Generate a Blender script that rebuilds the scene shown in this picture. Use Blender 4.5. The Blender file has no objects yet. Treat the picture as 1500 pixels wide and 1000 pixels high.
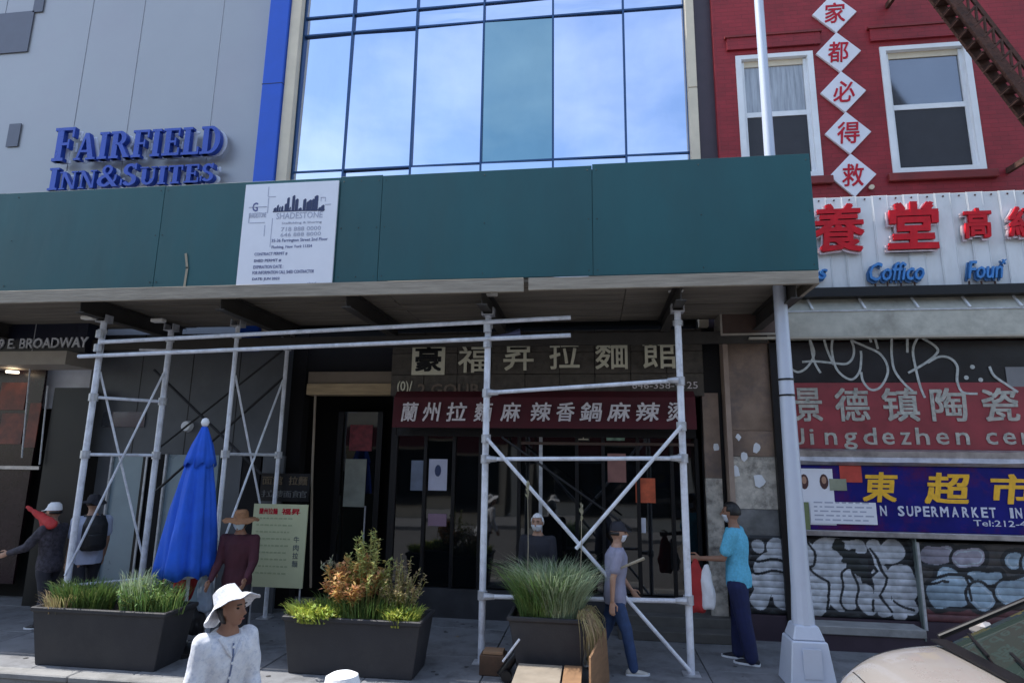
import bpy, bmesh, math, random
import numpy as np
from mathutils import Vector, Matrix, noise
random.seed(7)
S = bpy.context.scene
COL = S.collection
R = math.radians

# ------------------------------------------------------------------ camera
CAM_H = 2.25
FPX = 900.0                       # focal length in pixels of the 1500 px photograph
YAW, PITCH, ROLL = -0.13385106, 0.19060734, 0.01351067

def cam_axes():
    cy, sy, cp, sp = math.cos(YAW), math.sin(YAW), math.cos(PITCH), math.sin(PITCH)
    f = Vector((sy*cp, cy*cp, sp)); rt = Vector((cy, -sy, 0)); up = rt.cross(f)
    r2 = rt*math.cos(ROLL) + up*math.sin(ROLL)
    u2 = -rt*math.sin(ROLL) + up*math.cos(ROLL)
    return r2, u2, f
RT, UP, FW = cam_axes()
cam = bpy.data.cameras.new('camera'); camo = bpy.data.objects.new('camera', cam)
COL.objects.link(camo)
camo.matrix_world = Matrix(((RT.x, UP.x, -FW.x, 0), (RT.y, UP.y, -FW.y, 0), (RT.z, UP.z, -FW.z, CAM_H), (0, 0, 0, 1)))
cam.sensor_width = 36; cam.lens = 36*FPX/1500; cam.clip_start = 0.05; cam.clip_end = 2000
S.camera = camo

# ------------------------------------------------------------------ sun, sky, exposure
SUN_EL, SUN_AZ = R(62), R(-87)      # azimuth clockwise from +Y: the sun stands to the left along the street
tosun = Vector((math.sin(SUN_AZ)*math.cos(SUN_EL), math.cos(SUN_AZ)*math.cos(SUN_EL), math.sin(SUN_EL)))
sl = bpy.data.lights.new('sun', 'SUN'); sl.energy = 3.2; sl.angle = R(0.5); sl.color = (1, .95, .87)
so = bpy.data.objects.new('sun', sl); COL.objects.link(so); so.rotation_euler = tosun.to_track_quat('Z', 'Y').to_euler()
W = bpy.data.worlds.new('World'); S.world = W; W.use_nodes = True
nt = W.node_tree; nt.nodes.clear()
wo = nt.nodes.new('ShaderNodeOutputWorld'); bg = nt.nodes.new('ShaderNodeBackground')
sky = nt.nodes.new('ShaderNodeTexSky'); sky.sky_type = 'NISHITA'; sky.sun_disc = False
sky.sun_elevation = SUN_EL; sky.sun_rotation = SUN_AZ % (2*math.pi); sky.air_density = 1.3; sky.dust_density = .8; sky.ozone_density = 1.5
tc = nt.nodes.new('ShaderNodeTexCoord'); mp = nt.nodes.new('ShaderNodeMapping'); mp.inputs['Scale'].default_value = (1, 1, 2.6)
nz = nt.nodes.new('ShaderNodeTexNoise'); nz.inputs['Scale'].default_value = 2.2; nz.inputs['Detail'].default_value = 7; nz.inputs['Roughness'].default_value = .55
rp = nt.nodes.new('ShaderNodeValToRGB'); rp.color_ramp.elements[0].position = .38; rp.color_ramp.elements[1].position = .85
rp.color_ramp.elements[1].color = (.7, .7, .7, 1)
mx = nt.nodes.new('ShaderNodeMixRGB'); mx.inputs['Color2'].default_value = (6.2, 6.6, 7.4, 1)
L = nt.links.new
L(tc.outputs['Generated'], mp.inputs['Vector']); L(mp.outputs[0], nz.inputs['Vector']); L(nz.outputs['Fac'], rp.inputs['Fac'])
L(rp.outputs['Color'], mx.inputs['Fac']); L(sky.outputs[0], mx.inputs['Color1']); L(mx.outputs[0], bg.inputs['Color']); L(bg.outputs[0], wo.inputs['Surface'])
bg.inputs['Strength'].default_value = 0.13
S.view_settings.view_transform = 'Standard'; S.view_settings.look = 'None'; S.view_settings.gamma = 1
S.view_settings.use_curve_mapping = False; S.view_settings.exposure = 1.1

# ------------------------------------------------------------------ helpers
def ray(u, v): return RT*((u-750)/FPX) - UP*((v-500)/FPX) + FW
def at(u, v, Y):                     # the point seen at photo pixel (u, v) on the vertical plane y = Y
    d = ray(u, v); t = Y/d.y
    return Vector((d.x*t, Y, CAM_H + d.z*t))
def on(u, v, Z):                     # the same on a horizontal plane z = Z
    d = ray(u, v); t = (Z-CAM_H)/d.z
    return Vector((d.x*t, d.y*t, Z))
def rect(u0, v0, u1, v1, Y):         # facade rectangle from photo corners (averaged to stay square)
    a, b, c, d = at(u0, v0, Y), at(u1, v0, Y), at(u0, v1, Y), at(u1, v1, Y)
    return (a.x+c.x)/2, (b.x+d.x)/2, (c.z+d.z)/2, (a.z+b.z)/2   # x0,x1,z0,z1

def tag(o, label=None, cat=None, group=None, kind=None):
    if label: o['label'] = label
    if cat: o['category'] = cat
    if group: o['group'] = group
    if kind: o['kind'] = kind
    return o
def empty(name, loc, label, cat, group=None, rz=0):
    o = bpy.data.objects.new(name, None); COL.objects.link(o); o.location = loc; o.rotation_euler = (0, 0, rz)
    o.empty_display_size = .1
    return tag(o, label, cat, group)
ROOTLOC = {}
def wloc(o):
    v = Vector((0, 0, 0)); q = o
    while q is not None: v = v + q.location; q = q.parent
    return v
def link(name, me, parent=None):
    o = bpy.data.objects.new(name, me); COL.objects.link(o)
    if parent is not None: o.parent = parent
    return o

class MB:
    def __init__(s): s.v = []; s.f = []
    def add(s, vs, fs):
        n = len(s.v); s.v += [tuple(p) for p in vs]; s.f += [tuple(i+n for i in f) for f in fs]
        return s
    def box(s, x0, x1, y0, y1, z0, z1):
        if x0 > x1: x0, x1 = x1, x0
        if y0 > y1: y0, y1 = y1, y0
        if z0 > z1: z0, z1 = z1, z0
        vs = [(x, y, z) for z in (z0, z1) for y in (y0, y1) for x in (x0, x1)]
        return s.add(vs, [(0, 2, 3, 1), (4, 5, 7, 6), (0, 1, 5, 4), (2, 6, 7, 3), (0, 4, 6, 2), (1, 3, 7, 5)])
    def bar(s, p0, p1, w, h, up=Vector((0, 0, 1))):
        p0, p1 = Vector(p0), Vector(p1); d = (p1-p0).normalized()
        sx = d.cross(up)
        if sx.length < 1e-4: sx = d.cross(Vector((0, 1, 0)))
        sx.normalize(); sz = sx.cross(d)
        vs = [p + sx*a*w/2 + sz*b*h/2 for p in (p0, p1) for a, b in ((-1, -1), (1, -1), (1, 1), (-1, 1))]
        return s.add(vs, [(3, 2, 1, 0), (4, 5, 6, 7), (0, 1, 5, 4), (1, 2, 6, 5), (2, 3, 7, 6), (3, 0, 4, 7)])
    def tube(s, pts, rad, n=10, caps=True):
        pts = [Vector(p) for p in pts]
        if not hasattr(rad, '__len__'): rad = [rad]*len(pts)
        vs = []; fs = []
        ref = None
        for i, p in enumerate(pts):
            d = (pts[min(i+1, len(pts)-1)] - pts[max(i-1, 0)]).normalized()
            if ref is None:
                ref = d.cross(Vector((0, 0, 1)))
                if ref.length < .05: ref = d.cross(Vector((0, 1, 0)))
            ref = (ref - d*ref.dot(d)).normalized(); b = d.cross(ref)
            for k in range(n):
                a = 2*math.pi*k/n
                vs.append(p + (ref*math.cos(a) + b*math.sin(a))*rad[i])
        for i in range(len(pts)-1):
            for k in range(n):
                k2 = (k+1) % n
                fs.append((i*n+k, i*n+k2, (i+1)*n+k2, (i+1)*n+k))
        if caps:
            fs.append(tuple(range(n-1, -1, -1))); fs.append(tuple((len(pts)-1)*n+k for k in range(n)))
        return s.add(vs, fs)
    def lathe(s, prof, c=(0, 0), n=24, sq=None):
        vs = []; fs = []
        for r, z in prof:
            for k in range(n):
                a = 2*math.pi*(k+.5)/n
                vs.append((c[0]+r*math.cos(a), c[1]+r*math.sin(a), z))
        for i in range(len(prof)-1):
            for k in range(n):
                k2 = (k+1) % n
                fs.append((i*n+k, i*n+k2, (i+1)*n+k2, (i+1)*n+k))
        fs.append(tuple(range(n-1, -1, -1))); fs.append(tuple((len(prof)-1)*n+k for k in range(n)))
        return s.add(vs, fs)
    def prism_xz(s, poly, y0, y1):   # polygon in the facade plane, thickness y0..y1
        n = len(poly)
        vs = [(x, y0, z) for x, z in poly] + [(x, y1, z) for x, z in poly]
        fs = [tuple(range(n)), tuple(range(2*n-1, n-1, -1))] + [(i, i+n, (i+1) % n+n, (i+1) % n) for i in range(n)]
        return s.add(vs, fs)
    def strip(s, pts, w, y0, y1):    # continuous painted line in the facade plane
        P = [Vector(p) for p in pts]; n = len(P); A = []; B = []
        for i in range(n):
            d = (P[min(i+1, n-1)]-P[max(i-1, 0)]).normalized(); m = Vector((-d.y, d.x))*w/2; A.append(P[i]+m); B.append(P[i]-m)
        vs = [(p.x, y, p.y) for y in (y0, y1) for p in A+B]; fs = []
        for i in range(n-1):
            fs += [(i, i+1, n+i+1, n+i), (2*n+i, 3*n+i, 3*n+i+1, 2*n+i+1), (i, 2*n+i, 2*n+i+1, i+1), (n+i, n+i+1, 3*n+i+1, 3*n+i)]
        return s.add(vs, fs)
    def ribbon(s, pts, w, y0, y1):   # polyline with width in the facade plane
        for (a, b) in zip(pts[:-1], pts[1:]):
            a = Vector(a); b = Vector(b); d = (b-a)
            if d.length < 1e-5: continue
            d.normalize(); nrm = Vector((-d.y, d.x))*w/2; e = d*w*.32
            q = [a-e+nrm, a-e-nrm, b+e-nrm, b+e+nrm]
            s.prism_xz([(p.x, p.y) for p in q], y0, y1)
        return s
    def build(s, name, m, parent=None, smooth=False, local=False, bevel=0):
        off = Vector((0, 0, 0)) if (parent is None or local) else wloc(parent)
        me = bpy.data.meshes.new(name)
        me.from_pydata([(a-off.x, b-off.y, c-off.z) for a, b, c in s.v], [], s.f)
        bm = bmesh.new(); bm.from_mesh(me); bmesh.ops.recalc_face_normals(bm, faces=bm.faces)
        if bevel:
            bmesh.ops.bevel(bm, geom=list(bm.edges), offset=bevel, segments=1, affect='EDGES', clamp_overlap=True)
        bm.to_mesh(me); bm.free()
        if m: me.materials.append(m)
        if smooth:
            me.shade_smooth()
            if smooth == 'auto': me.set_sharp_from_angle(angle=R(35))
        return link(name, me, parent)
def box(name, m, parent, x0, x1, y0, y1, z0, z1, bevel=0):
    return MB().box(x0, x1, y0, y1, z0, z1).build(name, m, parent, bevel=bevel)

# ------------------------------------------------------------------ materials
MATS = {}
def mat(name, col, rough=.6, metal=0, var=.12, scale=4, bump=0, bscale=40, dirt=0, dirtcol=(.05, .045, .04), stretch=(1, 1, 1), spec=.5, emit=0, coat=0, dscale=1.3, wave=None):
    if name in MATS: return MATS[name]
    m = bpy.data.materials.new(name); m.use_nodes = True; t = m.node_tree; N = t.nodes; K = t.links.new
    p = N['Principled BSDF']; p.inputs['Roughness'].default_value = rough; p.inputs['Metallic'].default_value = metal
    p.inputs['Specular IOR Level'].default_value = spec
    p.inputs['Coat Weight'].default_value = coat
    c4 = (*col, 1)
    tcn = N.new('ShaderNodeTexCoord'); mpn = N.new('ShaderNodeMapping'); mpn.inputs['Scale'].default_value = stretch
    oi = N.new('ShaderNodeObjectInfo')
    K(tcn.outputs['Object'], mpn.inputs['Vector'])
    # offset the pattern per object so pieces differ
    ad = N.new('ShaderNodeVectorMath'); ad.operation = 'MULTIPLY_ADD'; ad.inputs[1].default_value = (37, 19, 53)
    cb = N.new('ShaderNodeCombineXYZ'); K(oi.outputs['Random'], cb.inputs[0]); K(oi.outputs['Random'], cb.inputs[1]); K(oi.outputs['Random'], cb.inputs[2])
    K(cb.outputs[0], ad.inputs[0]); K(mpn.outputs[0], ad.inputs[2])
    vec = ad.outputs[0]
    n1 = N.new('ShaderNodeTexNoise'); n1.inputs['Scale'].default_value = scale; n1.inputs['Detail'].default_value = 6; n1.inputs['Roughness'].default_value = .6
    K(vec, n1.inputs['Vector'])
    mr = N.new('ShaderNodeMapRange'); mr.inputs['From Min'].default_value = .25; mr.inputs['From Max'].default_value = .75
    mr.inputs['To Min'].default_value = 1-var; mr.inputs['To Max'].default_value = 1+var
    K(n1.outputs['Fac'], mr.inputs['Value'])
    mul = N.new('ShaderNodeVectorMath'); mul.operation = 'SCALE'; mul.inputs[0].default_value = col
    K(mr.outputs[0], mul.inputs['Scale'])
    out = mul.outputs[0]
    if dirt:
        n2 = N.new('ShaderNodeTexNoise'); n2.inputs['Scale'].default_value = dscale; n2.inputs['Detail'].default_value = 9; n2.inputs['Roughness'].default_value = .72
        K(vec, n2.inputs['Vector'])
        r2 = N.new('ShaderNodeMapRange'); r2.inputs['From Min'].default_value = .48; r2.inputs['From Max'].default_value = .68; r2.inputs['To Max'].default_value = dirt
        K(n2.outputs['Fac'], r2.inputs['Value'])
        mm = N.new('ShaderNodeMixRGB'); K(r2.outputs[0], mm.inputs['Fac']); K(out, mm.inputs['Color1']); mm.inputs['Color2'].default_value = (*dirtcol, 1)
        out = mm.outputs[0]
    K(out, p.inputs['Base Color'])
    # roughness variation
    rr = N.new('ShaderNodeMapRange'); rr.inputs['To Min'].default_value = max(0, rough-.08); rr.inputs['To Max'].default_value = min(1, rough+.1)
    K(n1.outputs['Fac'], rr.inputs['Value']); K(rr.outputs[0], p.inputs['Roughness'])
    if bump:
        n3 = N.new('ShaderNodeTexNoise'); n3.inputs['Scale'].default_value = bscale; n3.inputs['Detail'].default_value = 4
        K(vec, n3.inputs['Vector'])
        b = N.new('ShaderNodeBump'); b.inputs['Strength'].default_value = bump; b.inputs['Distance'].default_value = .01
        K(n3.outputs['Fac'], b.inputs['Height']); K(b.outputs[0], p.inputs['Normal'])
    if emit:
        p.inputs['Emission Color'].default_value = c4; p.inputs['Emission Strength'].default_value = emit
    MATS[name] = m
    return m
def glassy(name, col, rough=.03, spec=.5, metal=0, warp=.02, wscale=1.2):
    if name in MATS: return MATS[name]
    m = mat(name, col, rough, metal, .05, 2, bump=0, spec=spec)
    N = m.node_tree.nodes; K = m.node_tree.links.new; p = N['Principled BSDF']
    for l in list(p.inputs['Roughness'].links): m.node_tree.links.remove(l)
    p.inputs['Roughness'].default_value = rough
    n3 = N.new('ShaderNodeTexNoise'); n3.inputs['Scale'].default_value = wscale; n3.inputs['Detail'].default_value = 1
    tcn = N.new('ShaderNodeTexCoord'); K(tcn.outputs['Object'], n3.inputs['Vector'])
    b = N.new('ShaderNodeBump'); b.inputs['Strength'].default_value = 1; b.inputs['Distance'].default_value = warp
    K(n3.outputs['Fac'], b.inputs['Height']); K(b.outputs[0], p.inputs['Normal'])
    return m
def brickmat(name, c1, c2, mortar):
    m = bpy.data.materials.new(name); m.use_nodes = True; N = m.node_tree.nodes; K = m.node_tree.links.new; p = N['Principled BSDF']
    tcn = N.new('ShaderNodeTexCoord'); sx = N.new('ShaderNodeSeparateXYZ'); cb = N.new('ShaderNodeCombineXYZ')
    K(tcn.outputs['Object'], sx.inputs[0]); K(sx.outputs[0], cb.inputs[0]); K(sx.outputs[2], cb.inputs[1])
    br = N.new('ShaderNodeTexBrick'); K(cb.outputs[0], br.inputs['Vector'])
    br.inputs['Color1'].default_value = (*c1, 1); br.inputs['Color2'].default_value = (*c2, 1); br.inputs['Mortar'].default_value = (*mortar, 1)
    br.inputs['Scale'].default_value = 1; br.inputs['Brick Width'].default_value = .21; br.inputs['Row Height'].default_value = .07; br.inputs['Mortar Size'].default_value = .006
    br.inputs['Mortar Smooth'].default_value = .4
    nzz = N.new('ShaderNodeTexNoise'); nzz.inputs['Scale'].default_value = 1.6; nzz.inputs['Detail'].default_value = 8; nzz.inputs['Roughness'].default_value = .65
    K(tcn.outputs['Object'], nzz.inputs['Vector'])
    mr = N.new('ShaderNodeMapRange'); mr.inputs['From Min'].default_value = .3; mr.inputs['From Max'].default_value = .7; mr.inputs['To Min'].default_value = .72; mr.inputs['To Max'].default_value = 1.22
    K(nzz.outputs['Fac'], mr.inputs['Value'])
    mul = N.new('ShaderNodeVectorMath'); mul.operation = 'SCALE'; K(br.outputs['Color'], mul.inputs[0]); K(mr.outputs[0], mul.inputs['Scale']); K(mul.outputs[0], p.inputs['Base Color'])
    b = N.new('ShaderNodeBump'); b.inputs['Strength'].default_value = .45; b.inputs['Distance'].default_value = .006; b.invert = True
    K(br.outputs['Fac'], b.inputs['Height']); K(b.outputs[0], p.inputs['Normal'])
    p.inputs['Roughness'].default_value = .62
    MATS[name] = m
    return m
def vcolmat(name, rough=.55, metal=0):
    m = bpy.data.materials.new(name); m.use_nodes = True; N = m.node_tree.nodes; K = m.node_tree.links.new; p = N['Principled BSDF']
    a = N.new('ShaderNodeAttribute'); a.attribute_name = 'paint'
    nzz = N.new('ShaderNodeTexNoise'); nzz.inputs['Scale'].default_value = 9; nzz.inputs['Detail'].default_value = 8
    tcn = N.new('ShaderNodeTexCoord'); K(tcn.outputs['Object'], nzz.inputs['Vector'])
    mr = N.new('ShaderNodeMapRange'); mr.inputs['From Min'].default_value = .3; mr.inputs['From Max'].default_value = .7; mr.inputs['To Min'].default_value = .7; mr.inputs['To Max'].default_value = 1.25
    K(nzz.outputs['Fac'], mr.inputs['Value'])
    mul = N.new('ShaderNodeVectorMath'); mul.operation = 'SCALE'; K(a.outputs['Color'], mul.inputs[0]); K(mr.outputs[0], mul.inputs['Scale']); K(mul.outputs[0], p.inputs['Base Color'])
    p.inputs['Roughness'].default_value = rough; p.inputs['Metallic'].default_value = metal
    return m

M_asphalt = mat('asphalt', (.11, .11, .115), .85, var=.35, scale=9, bump=.5, bscale=180, dirt=.5, dirtcol=(.07, .07, .07))
M_conc = mat('sidewalk_concrete', (.18, .185, .20), .8, var=.22, scale=3, bump=.3, bscale=90, dirt=.75, dirtcol=(.07, .07, .075), dscale=3.5)
M_kerb = mat('kerb_stone', (.25, .25, .25), .8, var=.2, bump=.4, bscale=60, dirt=.5)
M_green = mat('green_plywood', (.009, .082, .094), .5, var=.22, scale=1.2, bump=.9, bscale=2.5, dirt=.3, dirtcol=(.02, .07, .07), stretch=(1, 1, .35))
M_timber = mat('weathered_timber', (.33, .29, .235), .85, var=.3, scale=7, bump=.5, bscale=30, dirt=.6, dirtcol=(.13, .11, .09), stretch=(.35, 3, 5))
M_plank = mat('deck_timber', (.19, .165, .135), .85, var=.35, scale=5, bump=.4, bscale=30, dirt=.6, dirtcol=(.08, .07, .06), stretch=(.3, 4, 4))
M_ibeam = mat('dark_steel_beam', (.06, .055, .05), .6, .3, var=.3, dirt=.5)
M_galv = mat('galvanised_pipe', (.76, .79, .87), .42, .1, var=.16, scale=9, bump=.1, bscale=60, dirt=.5, dirtcol=(.27, .27, .29), dscale=5)
M_galvd = mat('galvanised_coupler', (.5, .51, .54), .45, .3, var=.3, scale=14)
M_darkpipe = mat('black_pipe', (.03, .03, .033), .45, .5, var=.2)
M_panel = mat('grey_metal_panel', (.31, .325, .36), .38, .25, var=.05, scale=.8, dirt=.22, dirtcol=(.31, .27, .33), dscale=.35)
M_slot = mat('dark_louvre', (.10, .11, .15), .5, .2)
M_bluecol = mat('blue_column_paint', (.004, .075, .50), .4, .1, var=.07, dirt=.15, dirtcol=(.02, .07, .3))
M_cream = mat('cream_trim', (.66, .58, .46), .6, var=.08, dirt=.3, dirtcol=(.45, .4, .33))
M_black = mat('black_metal', (.007, .007, .009), .4, .2)
M_mull = mat('navy_mullion', (.02, .065, .17), .4, .4, var=.08)
M_glass = glassy('sky_mirror_glass', (.62, .68, .84), .025, .5, 1.0, .012, .9)
M_glasst = glassy('teal_mirror_glass', (.25, .38, .42), .03, .5, 1.0, .012, .9)
M_dglass = glassy('dark_shop_glass', (.004, .005, .006), .03, 1.0, 0, .0025, 1.1)
M_bglass = glassy('old_window_glass', (.22, .24, .28), .12, .6, .75, .006, 1.5)
M_mesh = mat('dark_window_screen', (.035, .036, .045), .7, var=.2)
M_brick = brickmat('red_painted_brick', (.29, .015, .025), (.25, .013, .021), (.21, .011, .018))
M_redtrim = mat('red_trim_paint', (.20, .02, .02), .6, var=.25, dirt=.4, dirtcol=(.08, .02, .015))
M_darktrim = mat('dark_plum_trim', (.045, .03, .045), .5, var=.2)
M_white = mat('white_paint', (.78, .80, .84), .5, var=.05, dirt=.25, dirtcol=(.45, .45, .46))
M_plaq = mat('white_plaque', (.74, .74, .82), .5, var=.04, dirt=.15, dirtcol=(.5, .5, .55))
M_redink = mat('red_sign_paint', (.48, .01, .03), .55, var=.25, scale=25, spec=.25)
M_redbr = mat('bright_red_sign_letter', (.58, .008, .018), .45, var=.25, scale=8, spec=.25)
M_chrome = mat('worn_chrome_return', (.62, .5, .52), .35, .5, var=.3, scale=12)
M_blueink = mat('blue_script_letter', (.05, .22, .55), .35, var=.25, scale=10)
M_ridge = mat('white_sign_panel', (.72, .74, .76), .5, var=.05, dirt=.35, dirtcol=(.42, .41, .40), dscale=2.2, stretch=(1, 1, .4))
M_awnbox = mat('olive_grey_shutter_box', (.48, .47, .41), .6, .1, var=.2, dirt=.5, dirtcol=(.12, .11, .09))
M_brown = mat('brown_fascia', (.10, .062, .05), .55, var=.25, dirt=.4)
M_copper = mat('reflection_patch_copper', (.30, .22, .17), .38, .45, var=.35, scale=3, dirt=.6, dirtcol=(.12, .11, .12), dscale=2.5)  # noise patches in the colour stand in for reflections on the metal
M_marble = mat('dirt_and_highlight_panel', (.50, .46, .40), .6, var=.5, scale=6, bump=.4, bscale=20, dirt=.9, dirtcol=(.07, .06, .055), dscale=4.5)  # light tone painted in for highlights, with dark dirt blotches over it
M_stone = mat('brown_stone_sign', (.095, .083, .07), .75, var=.5, scale=12, bump=.7, bscale=25, dirt=.5, dirtcol=(.02, .017, .015), dscale=6)
M_gold = mat('pale_gold_letter', (.72, .69, .54), .5, .1, var=.1)
M_maroon = mat('maroon_awning', (.075, .006, .012), .75, var=.2, bump=.2, bscale=200)
M_lettw = mat('dusty_white_letter', (.68, .62, .63), .6, var=.2, scale=20)
M_wood = mat('yellow_timber_beam', (.42, .31, .18), .7, var=.25, stretch=(.3, 3, 3), scale=8)
M_redsign = mat('faded_red_sign', (.27, .035, .045), .55, var=.25, scale=3, dirt=.5, dirtcol=(.16, .03, .035), dscale=2.5)
M_fade = mat('faded_green_white_letter', (.40, .40, .36), .6, var=.5, scale=16, dirt=.4, dirtcol=(.3, .12, .1), dscale=8)
M_bluesign = mat('deep_blue_sign', (.006, .007, .16), .5, var=.3, scale=2.5, dirt=.85, dirtcol=(.11, .004, .05), dscale=1.6, spec=.25)
M_yel = mat('yellow_gold_letter', (.85, .47, .03), .5, var=.2, scale=14)
M_steel = mat('bent_steel_rail', (.42, .40, .41), .4, .7, var=.4, scale=5, bump=.5, bscale=7, dirt=.5)
M_lamp = mat('silver_pole_paint', (.56, .61, .72), .45, .1, var=.07, scale=3, dirt=.22, dirtcol=(.35, .36, .40), dscale=3, bump=.08)
M_planter = mat('charcoal_planter', (.028, .028, .034), .6, var=.18, bump=.2, bscale=60, dirt=.4, dirtcol=(.05, .048, .045), dscale=2)
M_soil = mat('potting_soil', (.045, .03, .02), .95, var=.4, bump=.8)
M_umb = mat('blue_umbrella_cloth', (.012, .10, .62), .75, var=.16, scale=5, bump=.3, bscale=14)
M_rust = mat('rusty_iron', (.085, .038, .028), .85, .2, var=.5, scale=14, bump=.8, bscale=40, dirt=.6, dirtcol=(.03, .022, .02), dscale=6)
M_grey = mat('blue_grey_door_panel', (.27, .35, .40), .3, .2, var=.1, scale=1.5)
M_greyw = mat('lobby_grey_wall', (.085, .092, .105), .5, .1, var=.2, scale=1.6, dirt=.4, dirtcol=(.05, .055, .065))
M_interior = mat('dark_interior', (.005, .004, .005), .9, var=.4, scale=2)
M_paper = mat('yellow_menu_board', (.52, .53, .33), .6, var=.06)
M_poster = mat('pale_lilac_poster', (.5, .5, .62), .6, var=.12)
M_orange = mat('orange_poster', (.62, .12, .05), .6, var=.4, scale=7)
M_pinkp = mat('dusty_pink_poster', (.30, .14, .12), .6, var=.3)
M_ink = mat('navy_ink', (.03, .045, .12), .6)
M_inkl = mat('pale_grey_ink', (.42, .44, .55), .6)
M_board = mat('white_notice_panel', (.80, .81, .88), .45, var=.03, dirt=.12, dirtcol=(.6, .6, .65))
M_ply = mat('raw_plywood', (.24, .135, .07), .75, var=.25, scale=6, stretch=(1, 1, 4), dirt=.4, dirtcol=(.2, .11, .06))
M_plytop = mat('pale_plywood', (.25, .215, .175), .8, var=.2, scale=6, dirt=.4, dirtcol=(.25, .2, .15))  # paler and greyer than the side plywood
M_skin = mat('skin', (.42, .24, .165), .55, var=.08, scale=9)
M_skind = mat('tanned_skin', (.30, .155, .10), .55, var=.08, scale=9)
M_hair = mat('black_hair', (.012, .010, .010), .45, var=.4, scale=30, stretch=(1, 1, .2), bump=.5, bscale=90)

# ------------------------------------------------------------------ text
def text_mesh(s, offset=0.0, extrude=.01, shear=0, res=2, spacing=1):
    c = bpy.data.curves.new('lettering', 'FONT'); c.body = s; c.extrude = extrude; c.offset = offset; c.shear = shear
    c.resolution_u = res; c.space_character = spacing
    o = bpy.data.objects.new('lettering', c); COL.objects.link(o)
    dg = bpy.context.evaluated_depsgraph_get()
    me = bpy.data.meshes.new_from_object(o.evaluated_get(dg))
    bpy.data.objects.remove(o); bpy.data.curves.remove(c)
    return me
def put_text(name, s, x0, x1, z0, z1, y, m, parent, depth=.012, offset=0.0, shear=0, keep=False, slope=0, spacing=1, back=None, rot=0, sx=0):
    """text filling x0..x1, z0..z1 with its back on plane y (facing -y)"""
    me = text_mesh(s, 0, .05, shear, spacing=spacing)
    if offset > .006:      # bolder strokes: staggered copies, each a hair further out
        bm = bmesh.new(); bm.from_mesh(me); geom = list(bm.verts)+list(bm.edges)+list(bm.faces); q_ = offset*.75
        for i_, (dx_, dz_) in enumerate(((q_, q_), (-q_, q_), (q_, -q_), (-q_, -q_))):
            r_ = bmesh.ops.duplicate(bm, geom=geom)
            for v_ in r_['geom']:
                if isinstance(v_, bmesh.types.BMVert):
                    v_.co.x += dx_; v_.co.y += dz_
                    if v_.co.z > 0: v_.co.z += .006*(i_+1)
        bm.to_mesh(me); bm.free()
    co = np.zeros(len(me.vertices)*3); me.vertices.foreach_get('co', co); co = co.reshape(-1, 3)
    a = co.min(0); b = co.max(0); w = max(b-a, key=lambda q: 0) if False else (b-a)
    n = (co-a)/np.maximum(w, 1e-6)
    if keep:
        k = (z1-z0)/w[1]; wd = w[0]*k; cx = (x0+x1)/2; x0, x1 = cx-wd/2, cx+wd/2
    X = x0 + n[:, 0]*(x1-x0) + sx*(n[:, 1]-.5); Z = z0 + n[:, 1]*(z1-z0) + slope*(X-x0); Y = y - depth*n[:, 2]
    if rot:
        cx, cz = (x0+x1)/2, (z0+z1)/2; cr, sr = math.cos(rot), math.sin(rot)
        X, Z = cx+(X-cx)*cr-(Z-cz)*sr, cz+(X-cx)*sr+(Z-cz)*cr
    off = wloc(parent) if parent is not None else Vector((0, 0, 0))
    out = np.stack([X-off.x, Y-off.y, Z-off.z], 1)
    me.vertices.foreach_set('co', out.ravel()); me.update()
    me.materials.clear(); me.materials.append(m); me.name = name
    o = link(name, me, parent)
    return o

# =================================================================== GROUND
KERB_Y = 6.2
box('ground', M_asphalt, None, -400, 400, -300, 400, -.6, -.134).update_tag()
bpy.data.objects['ground']['kind'] = 'structure'
g = MB().add([(-60, -3.2, -.13), (60, -3.2, -.13), (60, KERB_Y, -.13), (-60, KERB_Y, -.13)], [(0, 1, 2, 3)]).build('road', M_asphalt); g['kind'] = 'structure'
sw = box('sidewalk', M_conc, None, -40, 40, KERB_Y+.18, 12.6, -.133, -.03); sw['kind'] = 'structure'
slab = MB().box(0, 1.19, 0, 1.19, -.028, 0).build('paving_slab', M_conc, sw, local=True, bevel=.006)
first = True
for i in range(-11, 8):
    for j in range(3):
        y = KERB_Y+.19+j*1.2
        w = slab if first else slab.copy()
        if not first: COL.objects.link(w)
        first = False
        w.location = (i*1.2+random.uniform(-.002, .002), y, random.uniform(-.003, .002))
far_slab = MB().box(-14, 9.6, KERB_Y+.19+3.6, 12.55, -.028, -.002).build('paving', M_conc, sw)
kb = MB().box(-40, 40, KERB_Y+.02, KERB_Y+.16, -.133, -.06).build('kerb', M_kerb); kb['kind'] = 'structure'
ks = MB().box(0, 1.79, 0, .172, -.06, .004).build('kerbstone', M_kerb, kb, local=True, bevel=.012)
for i in range(-8, 6):
    w = ks if i == -8 else ks.copy()
    if i > -8: COL.objects.link(w)
    w.location = (i*1.8, KERB_Y+.004, random.uniform(-.004, .003))
gm = MB(); rg = random.Random(3)
for k in range(170):
    x = rg.uniform(-9, 6); y = rg.uniform(KERB_Y+.25, 9.6); r = rg.uniform(.012, .035)
    gm.add([(x+r*math.cos(a)*rg.uniform(.7, 1.2), y+r*math.sin(a), .0035) for a in [j*math.pi/4 for j in range(8)]]+[(x, y, .006)], [(j, (j+1) % 8, 8) for j in range(8)])
gm.build('gum_spots', mat('old_gum', (.06, .06, .065), .8), sw)['kind'] = 'stuff'
lt = MB()
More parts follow.
